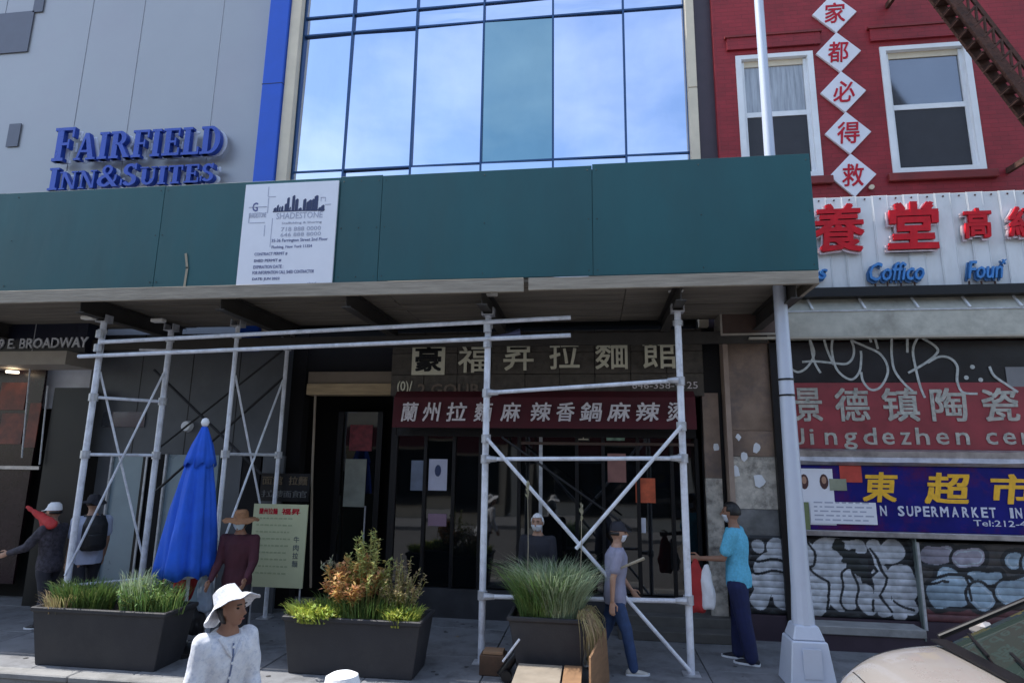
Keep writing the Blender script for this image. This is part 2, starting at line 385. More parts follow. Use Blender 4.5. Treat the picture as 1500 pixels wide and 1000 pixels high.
for k in range(46):
    x = rg.uniform(-9, 5); y = rg.choice((rg.uniform(KERB_Y-.25, KERB_Y-.03), rg.uniform(6.6, 8.6))); r = rg.uniform(.01, .03); z = .008 if y > KERB_Y else -.12; a0 = rg.uniform(0, 6)
    lt.add([(x+r*math.cos(a0+j*1.57)*rg.uniform(.6, 1.3), y+r*math.sin(a0+j*1.57), z+rg.uniform(0, .012)) for j in range(4)], [(0, 1, 2), (0, 2, 3)])
lt = lt.build('street_litter', mat('dead_leaf_litter', (.22, .17, .11), .8, var=.5)); lt['kind'] = 'stuff'; lt['label'] = 'dead leaves and scraps of litter on the pavement and gutter'; lt['category'] = 'litter'
ow = box('opposite_sidewalk', M_conc, None, -40, 40, -6.5, -3.2, -.133, .0); ow['kind'] = 'structure'

# =================================================================== HOTEL (left)
HY = 9.2
hot = empty('hotel_building', (-9, HY, 0), 'grey metal clad hotel facade left of the blue column, above the green boarding', 'building')
box('wall', mat('pale_seam', (.75, .78, .85), .5), hot, -16, -5.75, HY+.03, HY+3, 3.0, 15)
# cladding panels with open seams
seam = [-16, -14.2, -12.4, -10.9]
sx = [at(15, 190, HY).x-.6, at(105, 200, HY).x, at(186, 187, HY).x, at(308, 180, HY).x, at(390, 130, HY).x]
xs = [-16.0, -14.1, -12.3] + sx
xs = sorted(xs)
zr = [3.9, 6.9, 8.75, 11.2, 13.4, 15.0]
zr = [3.9, 15.0]
for a, b in zip(xs[:-1], xs[1:]):
    for c, d in zip(zr[:-1], zr[1:]):
        box('cladding_panel', M_panel, hot, a+.007, b-.007, HY+random.uniform(-.002, .003)+.015, HY+.028, c+.004, d-.004, bevel=.004)
# dark window and louvre slots at the far left
for (u0, v0, u1, v1, nm) in ((-60, 22, 45, 80, 'window'), (52, -20, 66, 18, 'louvre'), (12, 182, 29, 215, 'louvre'), (-40, 285, 8, 300, 'louvre')):
    x0, x1, z0, z1 = rect(u0, v0, u1, v1, HY)
    o = box(nm, M_slot, hot, x0, x1, HY-.014, HY+.0, z0, z1)
    if nm == 'window': box('window_frame', M_black, o, 0, 0, 0, 0, 0, 0) if False else None
cx0, cx1 = at(389, 130, HY-.1).x, at(418, 130, HY-.1).x
box('blue_column', M_bluecol, hot, cx0, cx1, HY-.22, HY+.05, 3.9, 15, bevel=.01)
for z in (8.6, 11.4): box('column_joint', M_black, hot, cx0-.003, cx1+.003, HY-.223, HY, z, z+.012)
x2 = at(418, 130, HY-.1).x
# hotel wall lettering (serif capitals as real channel letters)
def serif_letter(ch):
    T, t, s = .24, .10, .09
    Q = []      # quads as polygons
    def v(x, w, z0=0, z1=1): Q.append([(x, z0), (x+w, z0), (x+w, z1), (x, z1)])
    def h(x0, x1, z, w): Q.append([(x0, z), (x1, z), (x1, z+w), (x0, z+w)])
    def arc(cx, cz, rx, rz, a0, a1, w0, w1, n=10):
        for i in range(n):
            A = R(a0+(a1-a0)*i/n); B = R(a0+(a1-a0)*(i+1)/n)
            def ww(a):
                return w0+(w1-w0)*abs(math.cos(a))
            pa = (cx+rx*math.cos(A), cz+rz*math.sin(A)); pb = (cx+rx*math.cos(B), cz+rz*math.sin(B))
            ia = (cx+(rx-ww(A))*math.cos(A), cz+(rz-ww(A))*math.sin(A)); ib = (cx+(rx-ww(B))*math.cos(B), cz+(rz-ww(B))*math.sin(B))
            Q.append([pa, pb, ib, ia])
    if ch in 'FEL':
        v(.12, T); h(.02, .46, 0, s)
        if ch in 'FE':
            h(.02, .78, .91, s); Q.append([(.70, .70), (.78, .70), (.78, .92), (.70, .92)]); h(.3, .6, .46, .08); v(.56, .07, .36, .64); w = .82
        else:
            h(.02, .46, .91, s); w = .78
        if ch in 'EL': h(.02, .80, 0, s); v(.73, .08, 0, .27)
    elif ch in 'IT':
        if ch == 'I': v(.12, T); h(.02, .46, 0, s); h(.02, .46, .91, s); w = .48
        else: v(.30, T); h(.18, .66, 0, s); h(.02, .82, .91, s); v(.02, .08, .72, .92); v(.74, .08, .72, .92); w = .84
    elif ch == 'A':
        Q.append([(.08, 0), (.19, 0), (.50, .88), (.42, 1)]); Q.append([(.42, 1), (.60, 1), (.95, 0), (.69, 0)])
        h(.24, .72, .28, .08); h(0, .32, 0, s*.8); h(.58, 1.04, 0, s*.8); w = 1.04
    elif ch == 'R':
        v(.12, T); h(.02, .46, 0, s); h(.02, .45, .91, s); arc(.45, .74, .32, .26, -90, 90, .09, .22); h(.3, .5, .48, .08)
        Q.append([(.42, .50), (.62, .50), (.98, 0), (.74, 0)]); h(.7, 1.0, 0, s*.8); w = .98
    elif ch == 'D':
        v(.12, T); h(.02, .5, 0, s); h(.02, .5, .91, s); arc(.46, .5, .46, .5, -90, 90, .09, .24); w = .94
    elif ch == 'N':
        v(.14, t); v(.80, t); Q.append([(.08, 1), (.30, 1), (.90, 0), (.74, 0)]); h(.02, .36, 0, s*.8); h(.0, .3, .92, s*.8); h(.66, 1.02, .92, s*.8); w = 1.02
    elif ch == 'U':
        v(.12, T, .3, 1); v(.74, t, .3, 1); arc(.48, .34, .36, .34, 180, 360, .12, .2); h(.02, .46, .92, s*.8); h(.64, .94, .92, s*.8); w = .94
    elif ch == 'S':
        arc(.40, .73, .31, .27, 30, 270, .10, .2); arc(.40, .27, .33, .27, -150, 90, .10, .2); h(.36, .46, .46, .08); v(.62, .08, .7, .98); v(.04, .08, .02, .3); w = .78
    elif ch == '&':
        arc(.42, .76, .24, .24, 0, 360, .09, .14); arc(.36, .27, .34, .27, 60, 330, .10, .2); Q.append([(.24, .66), (.42, .62), (.98, 0), (.74, 0)]); arc(.62, .42, .3, .3, -60, 20, .08, .1); w = 1.0
    else: w = .4
    return Q, w
def serif_line(word, big, p0, p1, hgt, y, depth, m, parent, m2=None):
    ws = []
    for i, ch in enumerate(word):
        Q, w = serif_letter(ch); k = 1.0 if i in big else .80
        ws.append((Q, w*k*.92, k))
    tot = sum(w for _, w, _ in ws) + .05*(len(ws)-1)
    x0, x1 = p0.x, p1.x; k0 = (x1-x0)/tot; x = x0
    for (Q, w, k) in ws:
        zb = p0.z + (p1.z-p0.z)*(x-x0)/(x1-x0)
        mb = MB()
        for iq, poly in enumerate(Q): mb.prism_xz([(x+px*k*.92*k0, zb+pz*hgt*k) for px, pz in poly], y, y-depth-iq*.0009)
        mb.build('letter', m, parent)
        if m2:
            mb = MB()
            for iq, poly in enumerate(Q): mb.prism_xz([(x+.035+px*k*.92*k0, zb+.012+pz*hgt*k*.96) for px, pz in poly], y+.045-iq*.0006, y+.06)
            mb.build('letter_glint', m2, parent)  # pale offset copies imitate the white glints beside the letters
        x += (w+.05)*k0
M_hl = mat('hotel_letter_blue', (.018, .06, .36), .28, .15, var=.12)
M_hb = mat('letter_glint_white', (.62, .66, .78), .4)  # white of the painted glints behind the hotel letters
LY = HY-.14
s1 = empty('wall_sign', (at(200, 215, LY).x, LY, at(200, 215, LY).z), 'blue serif letters FAIRFIELD INN & SUITES on grey panels', 'sign')
a, b = at(80, 240, LY), at(326, 228, LY); hh = at(85, 192, LY).z-a.z
serif_line('FAIRFIELD', (0,), a, b, hh*1.0, LY, .09, M_hl, s1, M_hb)
a, b = at(74, 282, LY), at(318, 269, LY); hh = at(78, 250, LY).z-a.z
serif_line('INN&SUITES', (0, 3, 4), a, b, hh, LY, .09, M_hl, s1, M_hb)

# lower hotel front under the shed
LYh = 9.05
low = empty('hotel_entrance_front', (-9, LYh, 0), 'dark lobby front and grey entrance bays under the shed behind the blue umbrella', 'shopfront')
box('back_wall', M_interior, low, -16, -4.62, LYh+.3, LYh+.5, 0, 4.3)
gx0 = at(126, 600, LYh).x; gx1 = at(412, 600, LYh).x
zt = at(250, 665, LYh).z
box('grey_wall', M_greyw, low, gx0, gx1, LYh, LYh+.25, zt, 4.2)
for u in (200, 275, 345): 
    X = at(u, 600, LYh).x; box('wall_seam', M_black, low, X, X+.015, LYh-.003, LYh+.01, zt, 4.2)
def bay(u0, u1, m, y=LYh, v=700, z1=None, z0=0.0, name='door_panel'):
    return box(name, m, low, at(u0, v, y).x, at(u1, v, y).x, y, y+.06, z0, (z1 or zt)-.004)
bay(140, 160, M_greyw); bay(163, 206, M_grey); bay(206, 214, M_black, LYh-.03, name='door_jamb'); bay(216, 237, M_interior)
bay(240, 272, M_grey); bay(272, 283, M_black, LYh-.03, name='door_jamb'); bay(284, 318, M_grey); bay(330, 352, M_greyw); bay(354, 380, M_interior); bay(383, 414, M_greyw)
for u in (158, 210, 238): 
    X = at(u, 700, LYh-.05).x; box('frame', M_galvd, low, X, X+.03, LYh-.05, LYh-.01, 0, zt)
x0, x1, z0, z1 = rect(150, 603, 212, 625, LYh-.02); box('transom_glass', M_bglass, low, x0, x1, LYh-.02, LYh-.002, z0, z1)
x0, x1, z0, z1 = rect(112, 655, 128, 662, LYh-.1); 
# round lamp on the grey wall
mb = MB(); c = at(275, 624, LYh-.02)
lp = MB().tube([(c.x, LYh, c.z), (c.x, LYh-.08, c.z)], [.09, .075], 14).build('round_wall_lamp', M_white, low)
# dark columns + warm interior pictures at the far left
bay(60, 118, M_black, LYh-.25, z1=3.3, name='dark_column')
x0, x1, z0, z1 = rect(-120, 540, 58, 690, LYh+.0)
box('shop_glass', mat('dim_lobby_glass', (.02, .008, .012), .25, spec=.3, var=.5), low, x0-1, x1, LYh-.02, LYh+.02, .25, z1)
M_warm = mat('warm_menu_panel', (.16, .04, .025), .5, var=.8, scale=3.5, dirt=.8, dirtcol=(.03, .008, .015), dscale=2)
for (u0, v0, u1, v1) in ((-70, 562, -8, 610), (0, 560, 38, 600), (0, 605, 34, 650), (40, 590, 56, 655), (-70, 620, -8, 660)):
    a0, a1, b0, b1 = rect(u0, v0, u1, v1, LYh-.03); box('picture_panel', M_warm, low, a0, a1, LYh-.035, LYh-.022, b0, b1)
for u, v0, v1 in ((44, 540, 670), (70, 565, 680)):
    MB().tube([at(u, v0, LYh-.3), at(u-12, v1, LYh-.3)], .012, 8).build('metal_rod', M_galvd, low)
a0, a1, b0, b1 = rect(-120, 682, 58, 686, LYh-.05); box('rail', M_steel, low, a0, a1, LYh-.06, LYh-.03, b0, b1+.01)
# canopy and address band
BY = 8.6
can = empty('entrance_canopy', (-8, BY, 3.3), 'black canopy fascia lettered E. BROADWAY at the far left under the shed', 'canopy')
x0, x1, z0, z1 = rect(-150, 458, 128, 517, BY); box('fascia', mat('navy_fascia', (.012, .014, .03), .4), can, -15, x1, BY, BY+.4, z0, z1)
X = at(52, 480, BY).x; box('fascia_joint', M_galvd, can, X, X+.012, BY-.003, BY, z0, z1)
p = rect(-150, 521, 100, 535, BY-.1); box('soffit_edge', mat('beige_soffit', (.36, .32, .27), .6), can, -15, p[1], BY-.15, BY+.45, p[2], z0-.004)
q = rect(-12, 493, 130, 511, BY); put_text('lettering', '109 E. BROADWAY', at(-14, 500, BY).x, at(130, 500, BY).x, at(60, 511, BY).z, at(60, 496, BY).z, BY-.002, M_white, can, .02, .02, slope=.01)
o = MB().lathe([(.0, 0), (.09, 0), (.09, .03), (.0, .03)], (0, 0), 16).build('ceiling_light', mat('lit_downlight', (1, .82, .6), .5, emit=2.5), low, local=True)
c = at(18, 546, 8.85); o.location = c-low.location

# =================================================================== GLASS BUILDING
GY = 9.2
gb = empty('glass_building', (-1.7, GY, 0), 'glass curtain wall building reflecting blue sky between cream edge strips', 'building')
gx = [at(u, 200, GY).x for u in (433, 506, 603, 705, 810, 917, 1010)]
zz = [4.6, 7.03, 9.66, 10.02, 12.4, 12.8, 15.2]
box('wall', M_black, gb, gx[0]-.02, gx[-1]+.02, GY+.07, GY+3, 4.4, 15.2)
for i in range(6):
    for j in range(6):
        m = M_glasst if (i == 3 and j == 1) else M_glass
        o = MB().box(-.5, .5, -.01, .01, -.5, .5).build('pane', m, gb, local=True)
        w = gx[i+1]-gx[i]-.02; h = zz[j+1]-zz[j]-.02
        o.scale = (w, 1, h); o.location = Vector(((gx[i]+gx[i+1])/2, GY+.03, (zz[j]+zz[j+1])/2))-gb.location
        o.rotation_euler = (R(random.uniform(-.9, .9)), 0, R(random.uniform(-1.0, 1.0)))
        if m is M_glasst: o['label'] = 'teal tinted pane darker than the rest'
for x in gx: box('mullion', M_mull, gb, x-.016, x+.016, GY-.02, GY+.065, 4.5, 15.2)
for z in zz[:-1]:
    for i in range(6): box('transom', M_mull, gb, gx[i]+.016, gx[i+1]-.016, GY-.01, GY+.065, z-.015, z+.015)
# edge strips left and right
l0, l1, l2 = at(418, 130, GY-.1).x+.004, at(433.5, 130, GY-.1).x, at(443, 130, GY-.1).x
box('cream_strip', M_cream, gb, l0, l1, GY-.16, GY+.3, 4.2, 15.2, bevel=.008)
box('dark_reveal', M_black, gb, l1+.002, gx[0]-.026, GY-.03, GY+.3, 4.2, 15.2)
r0, r1, r2 = at(1007, 115, GY-.1).x, at(1017, 115, GY-.1).x, at(1024, 115, GY-.1).x
box('dark_reveal', M_black, gb, gx[-1]+.026, r0-.002, GY-.03, GY+.3, 4.2, 15.2)
box('cream_strip', M_cream, gb, r0, r1+.03, GY-.16, GY+.3, 4.2, 8.05, bevel=.006)
box('cream_strip', M_cream, gb, r0, r1+.03, GY-.16, GY+.3, 8.06, 15.2, bevel=.006)
box('plum_pier', M_darktrim, gb, r1+.034, at(1046, 115, GY-.1).x, GY-.10, GY+.3, 4.2, 15.2)

# =================================================================== RED BUILDING
RY = 9.0
rb = empty('red_building', (4.5, RY, 0), 'red painted brick building on the right with two sash windows', 'building')
rx0 = at(1048, 115, RY-.02).x
wins = []
for (u0, v0, u1, v1) in ((1082, 79, 1198, 262), (1297, 65, 1432, 253)):
    wins.append(rect(u0, v0, u1, v1, RY))
W1, W2 = wins
M_curt = mat('curtain_behind_glass', (.33, .35, .39), .15, 0, var=.45, scale=5, stretch=(5, 1, .35), spec=1.0)
# wall with openings: strips
XR = 9.5
def wallstrip(x0, x1, z0, z1): return MB().box(x0, x1, RY, RY+.35, z0, z1)
mb = MB()
zlo = 4.0; ztop = 15
cols = [(rx0, W1[0]), (W1[1], W2[0]), (W2[1], XR)]
for a, b in cols: mb.box(a, b, RY, RY+.35, zlo, ztop)
for Wn in (W1, W2):
    mb.box(Wn[0], Wn[1], RY, RY+.35, zlo, Wn[2]); mb.box(Wn[0], Wn[1], RY, RY+.35, Wn[3], 11.3); mb.box(Wn[0], Wn[1], RY, RY+.35, 13.6, ztop)
mb.build('wall', M_brick, rb)
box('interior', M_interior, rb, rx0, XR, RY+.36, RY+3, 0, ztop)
for Wn in (W1, W2, (W1[0], W1[1], 11.3, 13.6), (W2[0], W2[1], 11.3, 13.6)):
    x0, x1, z0, z1 = Wn; y = RY+.05
    fr = MB(); t = .085
    fr.box(x0, x0+t, y-.07, y+.06, z0, z1); fr.box(x1-t, x1, y-.07, y+.06, z0, z1)
    fr.box(x0+t, x1-t, y-.07, y+.06, z1-t*.8, z1); fr.box(x0+t, x1-t, y-.07, y+.06, z0, z0+t)
    f = fr.build('window_frame', M_white, rb)
    zm = z0+(z1-z0)*.52
    MB().box(x0+t, x1-t, y+.0, y+.05, zm-.03, zm+.05).build('meeting_rail', M_white, f)
    MB().box(x0+t, x1-t, y+.022, y+.03, zm+.05, z1-t*.8).build('upper_pane', M_curt if Wn is W1 else M_bglass, f)
    MB().box(x0+t, x1-t, y+.012, y+.02, z0+t, zm-.03).build('lower_screen', M_mesh, f)
    MB().box(x0+t, x0+t+.05, y-.01, y+.021, z0+t, z1-t).build('sash_stile', M_white, f); MB().box(x1-t-.05, x1-t, y-.01, y+.021, z0+t, z1-t).build('sash_stile', M_white, f)
    MB().box(x0+t+.05, x1-t-.05, y+.004, y+.02, z1-t*.8-.1, z1-t*.8).build('blind_head', M_cream, f)
    MB().box(x0-.08, x1+.12, RY-.07, RY-.002, z0-.13, z0-.004).build('window_sill', M_redtrim, rb, bevel=.01)
    MB().box(x0-.12, x1+.12, RY-.04, RY-.002, z1+.10, z1+.30).build('lintel', M_brick, rb)
    MB().box(x0-.15, x1+.15, RY-.06, RY-.002, z1+.304, z1+.335).build('lintel_moulding', M_redtrim, rb)
# five diamond plaques
chars = '家都必得救'
cent = [(1222, 20), (1228, 77), (1235, 135), (1242, 195), (1249, 257)]
lab = ['topmost', 'second from the top', 'middle', 'second from the bottom', 'lowest']
for ch, (u, v), lb in zip(chars, cent, lab):
    c = at(u, v, RY-.03); r = .325
    t = empty('diamond_plaque', c, 'white diamond plaque with red character %s, %s of five on the red wall' % (ch, lb), 'plaque', 'diamond plaques on the red wall')
    MB().prism_xz([(c.x-r, c.z), (c.x, c.z-r*1.05), (c.x+r, c.z), (c.x, c.z+r*1.05)], RY-.002, RY-.04).build('panel', M_plaq, t, bevel=.004)
    put_text('character', ch, c.x-.155, c.x+.155, c.z-.175, c.z+.175, RY-.041, M_redink, t, .008, .012, shear=.12)
o = MB().tube([at(1276, 275, RY-.02), at(1276, 275, RY-.06)+Vector((0, -.03, 0))], .035, 10).build('wall_lamp_stub', M_cream, rb)

# long white ridged fascia sign
FY = 8.75
fs = empty('fascia_sign', (4.5, FY, 5.4), 'long white ridged fascia sign with big red characters over blue script', 'sign')
fx0 = 2.3; fz0 = at(1350, 421, FY).z; fz1 = at(1350, 284, FY).z
x = fx0; k = 0
while x < 9.4:
    w = .205
    box('ridge_panel', M_ridge, fs, x, x+w-.006, FY+.0+(.012 if k % 2 else 0), FY+.05, fz0, fz1, bevel=.005)
    box('ridge_lip', M_ridge, fs, x+w-.016, x+w-.006, FY-.007, FY-.001, fz0, fz1)
    o = MB().tube([(x+.1, FY, fz1-.05), (x+.1, FY-.012, fz1-.05)], .012, 6).build('screw', M_rust, fs)
    x += w; k += 1
box('backing', M_black, fs, fx0, 9.4, FY+.052, RY-.004, fz0, fz1-.01)
box('bottom_channel', M_black, fs, fx0, 9.4, FY-.12, FY+.2, fz0-.13, fz0-.003)
def chan(ch, u0, v0, u1, v1, off=.03, m=M_redbr, dy=.07, shear=.1, m2=M_chrome, sign=None, y=FY):
    x0, x1, z0, z1 = rect(u0, v0, u1, v1, y)
    t = sign
    put_text('letter', ch, x0, x1, z0, z1, y-dy, m, t, .03, off, shear)
    put_text('letter_return', ch, x0-.028, x1-.012, z0-.03, z1-.012, y-.024, m2, t, dy-.026, off+.012, shear)
chan('養', 1186, 302, 1262, 372, sign=fs, off=.022)
chan('堂', 1294, 299, 1372, 368, sign=fs, off=.04)
chan('高', 1406, 308, 1448, 352, sign=fs, off=.035)
chan('級', 1470, 306, 1520, 350, sign=fs, off=.03)
for s, u0, v0, u1, v1 in (('s', 1196, 396, 1210, 411), ('Coffico', 1270, 386, 1350, 413), ('Foun', 1412, 384, 1464, 410), ('x', 1462, 382, 1470, 389)):
    chan(s, u0, v0, u1, v1, off=.014, m=M_blueink, dy=.05, shear=.35, m2=mat('script_return', (.04, .12, .28), .4), sign=fs)
for u in (1282, 1300, 1320, 1340, 1420, 1438, 1458):
    c = at(u, 417, FY-.03); box('letter_stand', M_rust, fs, c.x-.008, c.x+.008, FY-.04, FY-.024, c.z-.03, c.z+.05)

# roller housing (hood) below the fascia
AY = 8.68
aw = empty('shutter_hood', (4.5, AY, 4.2), 'olive grey metal hood running above the graffitied shop front on the right', 'hood')
az1 = at(1350, 432, AY).z; az0 = at(1350, 491, AY).z; ax0 = at(1150, 460, AY).x
prof = [(AY-.0, az0), (AY+.0, az0+.36), (AY+.12, az1), (RY-.01, az1), (RY-.01, az0)]
mb = MB()
for xx in (ax0, 9.4): pass
n = len(prof); vs = [(ax0, y, z) for y, z in prof]+[(9.4, y, z) for y, z in prof]
mb.add(vs, [tuple(range(n)), tuple(range(2*n-1, n-1, -1))]+[(i, i+n, (i+1) % n+n, (i+1) % n) for i in range(n)])
mb.build('hood_sheet', M_awnbox, aw)
box('hood_seam', M_galvd, aw, ax0, 9.4, AY-.012, AY+.004, az0+.345, az0+.362)
for u in (1193, 1270, 1348, 1424, 1500, 1576):
    c = at(u, 447, AY); MB().bar((c.x-.03, AY-.006, az0+.38), (c.x-.05, AY+.10, az1-.01), .03, .02).build('bracket', M_white, aw)
box('lower_lip', mat('beige_lip', (.42, .38, .31), .6), aw, ax0-.5, 9.4, AY-.03, AY+.03, az0-.03, az0-.002)

# shop front right : dark band, red sign, rail, blue sign, shutters, step
SY = 8.9
sf = empty('corner_shop_front', (4.8, SY, 0), 'closed shop front with scrawled black band and frame under the olive hood', 'shopfront')
sx0 = at(1150, 650, SY).x
box('pier', M_black, sf, at(1132, 600, SY).x, sx0-.003, SY-.03, SY+.09, 0, az0-.04)
b0 = at(1350, 560, SY).z
M_band = mat('black_glossy_band', (.012, .012, .015), .3, var=.4, dirt=.25, dirtcol=(.05, .05, .055))
box('black_band', M_band, sf, sx0, 9.4, SY, SY+.09, b0+.002, az0-.04)
x0, x1, z0, z1 = rect(1475, 537, 1540, 566, SY-.02); box('grey_plate', mat('grey_plate_paint', (.2, .2, .21), .6), sf, x0, x1, SY-.012, SY-.002, z0, z1)
# scrawl
M_spray = mat('white_spray_paint', (.46, .48, .47), .7, var=.35, scale=20)
def c8(x, y): return at(1100+x/3.7025, 450+y/3.7037, SY-.02)
scr = [[(215, 330), (260, 350), (310, 320), (345, 250), (320, 170)], [(320, 170), (345, 290), (380, 355)], [(280, 295), (350, 292), (440, 300), (520, 305), (555, 270), (560, 220), (545, 175)],
       [(445, 170), (440, 230), (460, 320), (500, 370), (550, 390), (590, 350), (600, 280), (598, 235)], [(395, 160), (415, 230), (450, 310)], [(600, 350), (610, 400), (650, 445), (700, 435), (740, 370), (740, 310), (700, 250), (630, 215), (550, 180)],
       [(645, 165), (655, 190)], [(675, 170), (690, 225)], [(765, 165), (765, 260), (780, 340), (830, 410), (880, 455)], [(850, 165), (850, 245)], [(905, 165), (880, 230), (895, 330), (920, 430), (945, 490)],
       [(930, 165), (1000, 210), (1012, 245), (950, 300), (855, 355)], [(960, 300), (1020, 268), (1080, 275), (1120, 320), (1120, 400), (1150, 460), (1230, 468)], [(1295, 320), (1320, 370), (1390, 420), (1450, 460)]]
for pl in scr:
    # smooth (Catmull-Rom)
    P = [Vector((*p, 0)) for p in pl]; out = []
    for i in range(len(P)-1):
        a = P[max(i-1, 0)]; b = P[i]; c = P[i+1]; d = P[min(i+2, len(P)-1)]
        for k in range(6):
            t = k/6; out.append(.5*((2*b)+(c-a)*t+(2*a-5*b+4*c-d)*t*t+(-a+3*b-3*c+d)*t**3))
    out.append(P[-1])
    pts = [c8(p.x, p.y) for p in out]
    MB().strip([(p.x, p.z) for p in pts], .030, SY-.003, SY-.006-.001*scr.index(pl)).build('spray_line', M_spray, sf)
for x, y in ((1205, 322), (1172, 380), (1250, 392)):
    c = c8(x, y); MB().tube([(c.x, SY-.003, c.z), (c.x, SY-.006, c.z)], .03, 10).build('spray_dot', M_spray, sf)
# red porcelain sign
rs = empty('red_shop_sign', (4.8, SY, 2.9), 'faded red sign with green white characters above Jingdezhen lettering', 'sign')
rz0 = at(1350, 658, SY-.03).z; rz1 = b0
box('panel', M_redsign, rs, sx0+.004, 8.6, SY-.04+.03, SY+.09, rz0, rz1-.002)
RS = SY-.012
for ch, u0, u1 in (('景', 1163, 1204), ('德', 1223, 1273), ('镇', 1292, 1346), ('陶', 1363, 1416), ('瓷', 1438, 1492), ('器', 1512, 1566)):
    x0, x1, z0, z1 = rect(u0, 568, u1, 617, RS); put_text('character', ch, x0, x1, z0, z1, RS, M_fade, rs, .008, .02)
x0, x1, z0, z1 = rect(1166, 627, 1520, 656, RS)
wordx = [('J', 1168, 1178, 627, 651), ('i', 1186, 1192, 628, 651), ('n', 1208, 1226, 633, 651), ('g', 1236, 1256, 633, 658), ('d', 1264, 1284, 626, 651), ('e', 1292, 1310, 633, 651), ('z', 1319, 1334, 633, 651), ('h', 1341, 1361, 626, 651), ('e', 1371, 1390, 633, 651), ('n', 1400, 1420, 633, 651), ('c', 1444, 1461, 633, 651), ('e', 1469, 1488, 633, 651), ('r', 1496, 1508, 633, 651), ('a', 1516, 1534, 633, 651)]
for ch, u0, u1, v0, v1 in wordx:
    x0, x1, z0, z1 = rect(u0, v0, u1, v1, RS); put_text('letter', ch, x0, x1, z0, z1, RS, M_fade, rs, .006, .012)
# battered steel rail
rail = empty('steel_rail', (4.8, SY, 2.3), 'battered steel rail between the red sign and the blue sign', 'rail')
q0 = at(1350, 683, SY-.03).z; q1 = rz0
n = 40; vs = []; fs_ = []
for i in range(n+1):
    x = sx0+(9.4-sx0)*i/n; d = noise.noise(Vector((x*2.3, 0, 0)))*.04; e = noise.noise(Vector((x*1.7, 5, 0)))*.02
    for (y, z) in ((SY-.02, q1-.005), (SY-.09+d, q1-.03+e), (SY-.07+d*.6, (q0+q1)/2), (SY-.11+d, q0+.05+e), (SY-.05, q0+.004)): vs.append((x, y, z))
for i in range(n):
    for k in range(4): fs_.append((i*5+k, i*5+k+1, (i+1)*5+k+1, (i+1)*5+k))
MB().add(vs, fs_).box(sx0, 9.4, SY-.01, SY+.09, q0+.004, q1-.003).build('bent_sheet', M_steel, rail, smooth='auto')
# blue supermarket sign
bs = empty('blue_shop_sign', (4.8, SY, 1.9), 'deep blue sign with yellow characters over SUPERMARKET lettering', 'sign')
w0 = at(1350, 779, SY-.03).z; w1 = q0
BSY = SY-.03
box('panel', M_bluesign, bs, sx0+.004, 8.4, BSY, SY+.08, w0, w1-.003)
for ch, u0, v0, u1, v1 in (('東', 1262, 691, 1316, 735), ('超', 1352, 692, 1422, 738), ('市', 1452, 694, 1518, 738)):
    x0, x1, z0, z1 = rect(u0, v0, u1, v1, BSY); put_text('character', ch, x0, x1, z0, z1, BSY-.001, M_yel, bs, .008, .032, shear=.15)
M_wl = mat('chalky_white_letter', (.60, .62, .74), .6, var=.3, scale=15)
x = 1289
for ch, u in (('N', 1289), ('S', 1315), ('U', 1328), ('P', 1340), ('E', 1352), ('R', 1364), ('M', 1377), ('A', 1394), ('R', 1409), ('K', 1423), ('E', 1437), ('T', 1449), ('I', 1479), ('N', 1487), ('C', 1504)):
    w = 5 if ch == 'I' else (12 if ch == 'M' else 9.5)
    vv = (u-1400)*.018
    x0, x1, z0, z1 = rect(u, 742+vv, u+w, 757+vv, BSY); put_text('letter', ch, x0, x1, z0, z1, BSY-.001, M_wl, bs, .005, .03)
x0, x1, z0, z1 = rect(1426, 762, 1520, 771, BSY); put_text('phone_line', 'Tel:212-431', x0, x1, z0, z1, BSY-.001, M_wl, bs, .004, .008)
def poster(name, m, u0, v0, u1, v1, y, label, cat='poster', group=None, th=.004):
    x0, x1, z0, z1 = rect(u0, v0, u1, v1, y); t = empty(name, ((x0+x1)/2, y, z0), label, cat, group)
    box('sheet', m, t, x0, x1, y-th, y-.001, z0, z1); return t, (x0, x1, z0, z1)
t, q = poster('paper_notice', M_board, 1167, 686, 1222, 768, BSY-.004, 'tall white notice with two dark portraits pasted on the left end of the blue sign')
for u in (1178, 1207):
    c = at(u, 705, BSY-.01); MB().prism_xz([(c.x+.055*math.cos(a)*1.0, c.z+.10*math.sin(a)) for a in [k*math.pi/6 for k in range(12)]], BSY-.009, BSY-.011).build('portrait_hair', mat('dark_brown_print', (.08, .03, .03), .6), t)
    MB().prism_xz([(c.x+.03*math.cos(a), c.z+.02+.05*math.sin(a)) for a in [k*math.pi/6 for k in range(12)]], BSY-.0112, BSY-.013).build('portrait_face', M_skin, t)
t, q = poster('white_paper_strip', M_board, 1187, 735, 1284, 767, BSY-.016, 'wide white paper strip pasted low on the blue sign below the portraits')
for k in range(5):
    z = q[2]+.04+k*.055; x0 = q[0]+.05
    while x0 < q[1]-.1:
        w = random.uniform(.03, .12); box('print_line', M_inkl, t, x0, x0+w, BSY-.0215, BSY-.02, z, z+.018); x0 += w+.03
poster('green_strip', mat('olive_paper', (.16, .20, .09), .6, var=.3), 1173, 735, 1186, 778, BSY-.022, 'narrow olive green paper at the left end of the blue sign')
poster('red_paper', mat('red_orange_paper', (.5, .06, .04), .6, var=.3), 1230, 682, 1262, 706, BSY-.004, 'torn red orange paper on the top edge of the blue sign')
poster('green_paper', mat('grey_green_paper', (.28, .30, .22), .6, var=.3), 1215, 701, 1240, 718, BSY-.010, 'grey green scrap of paper left of the yellow characters')
# steel edge below the blue sign
box('steel_edge', M_steel, sf, sx0, 9.3, SY-.10, SY+.08, w0-.075, w0-.004, bevel=.008)

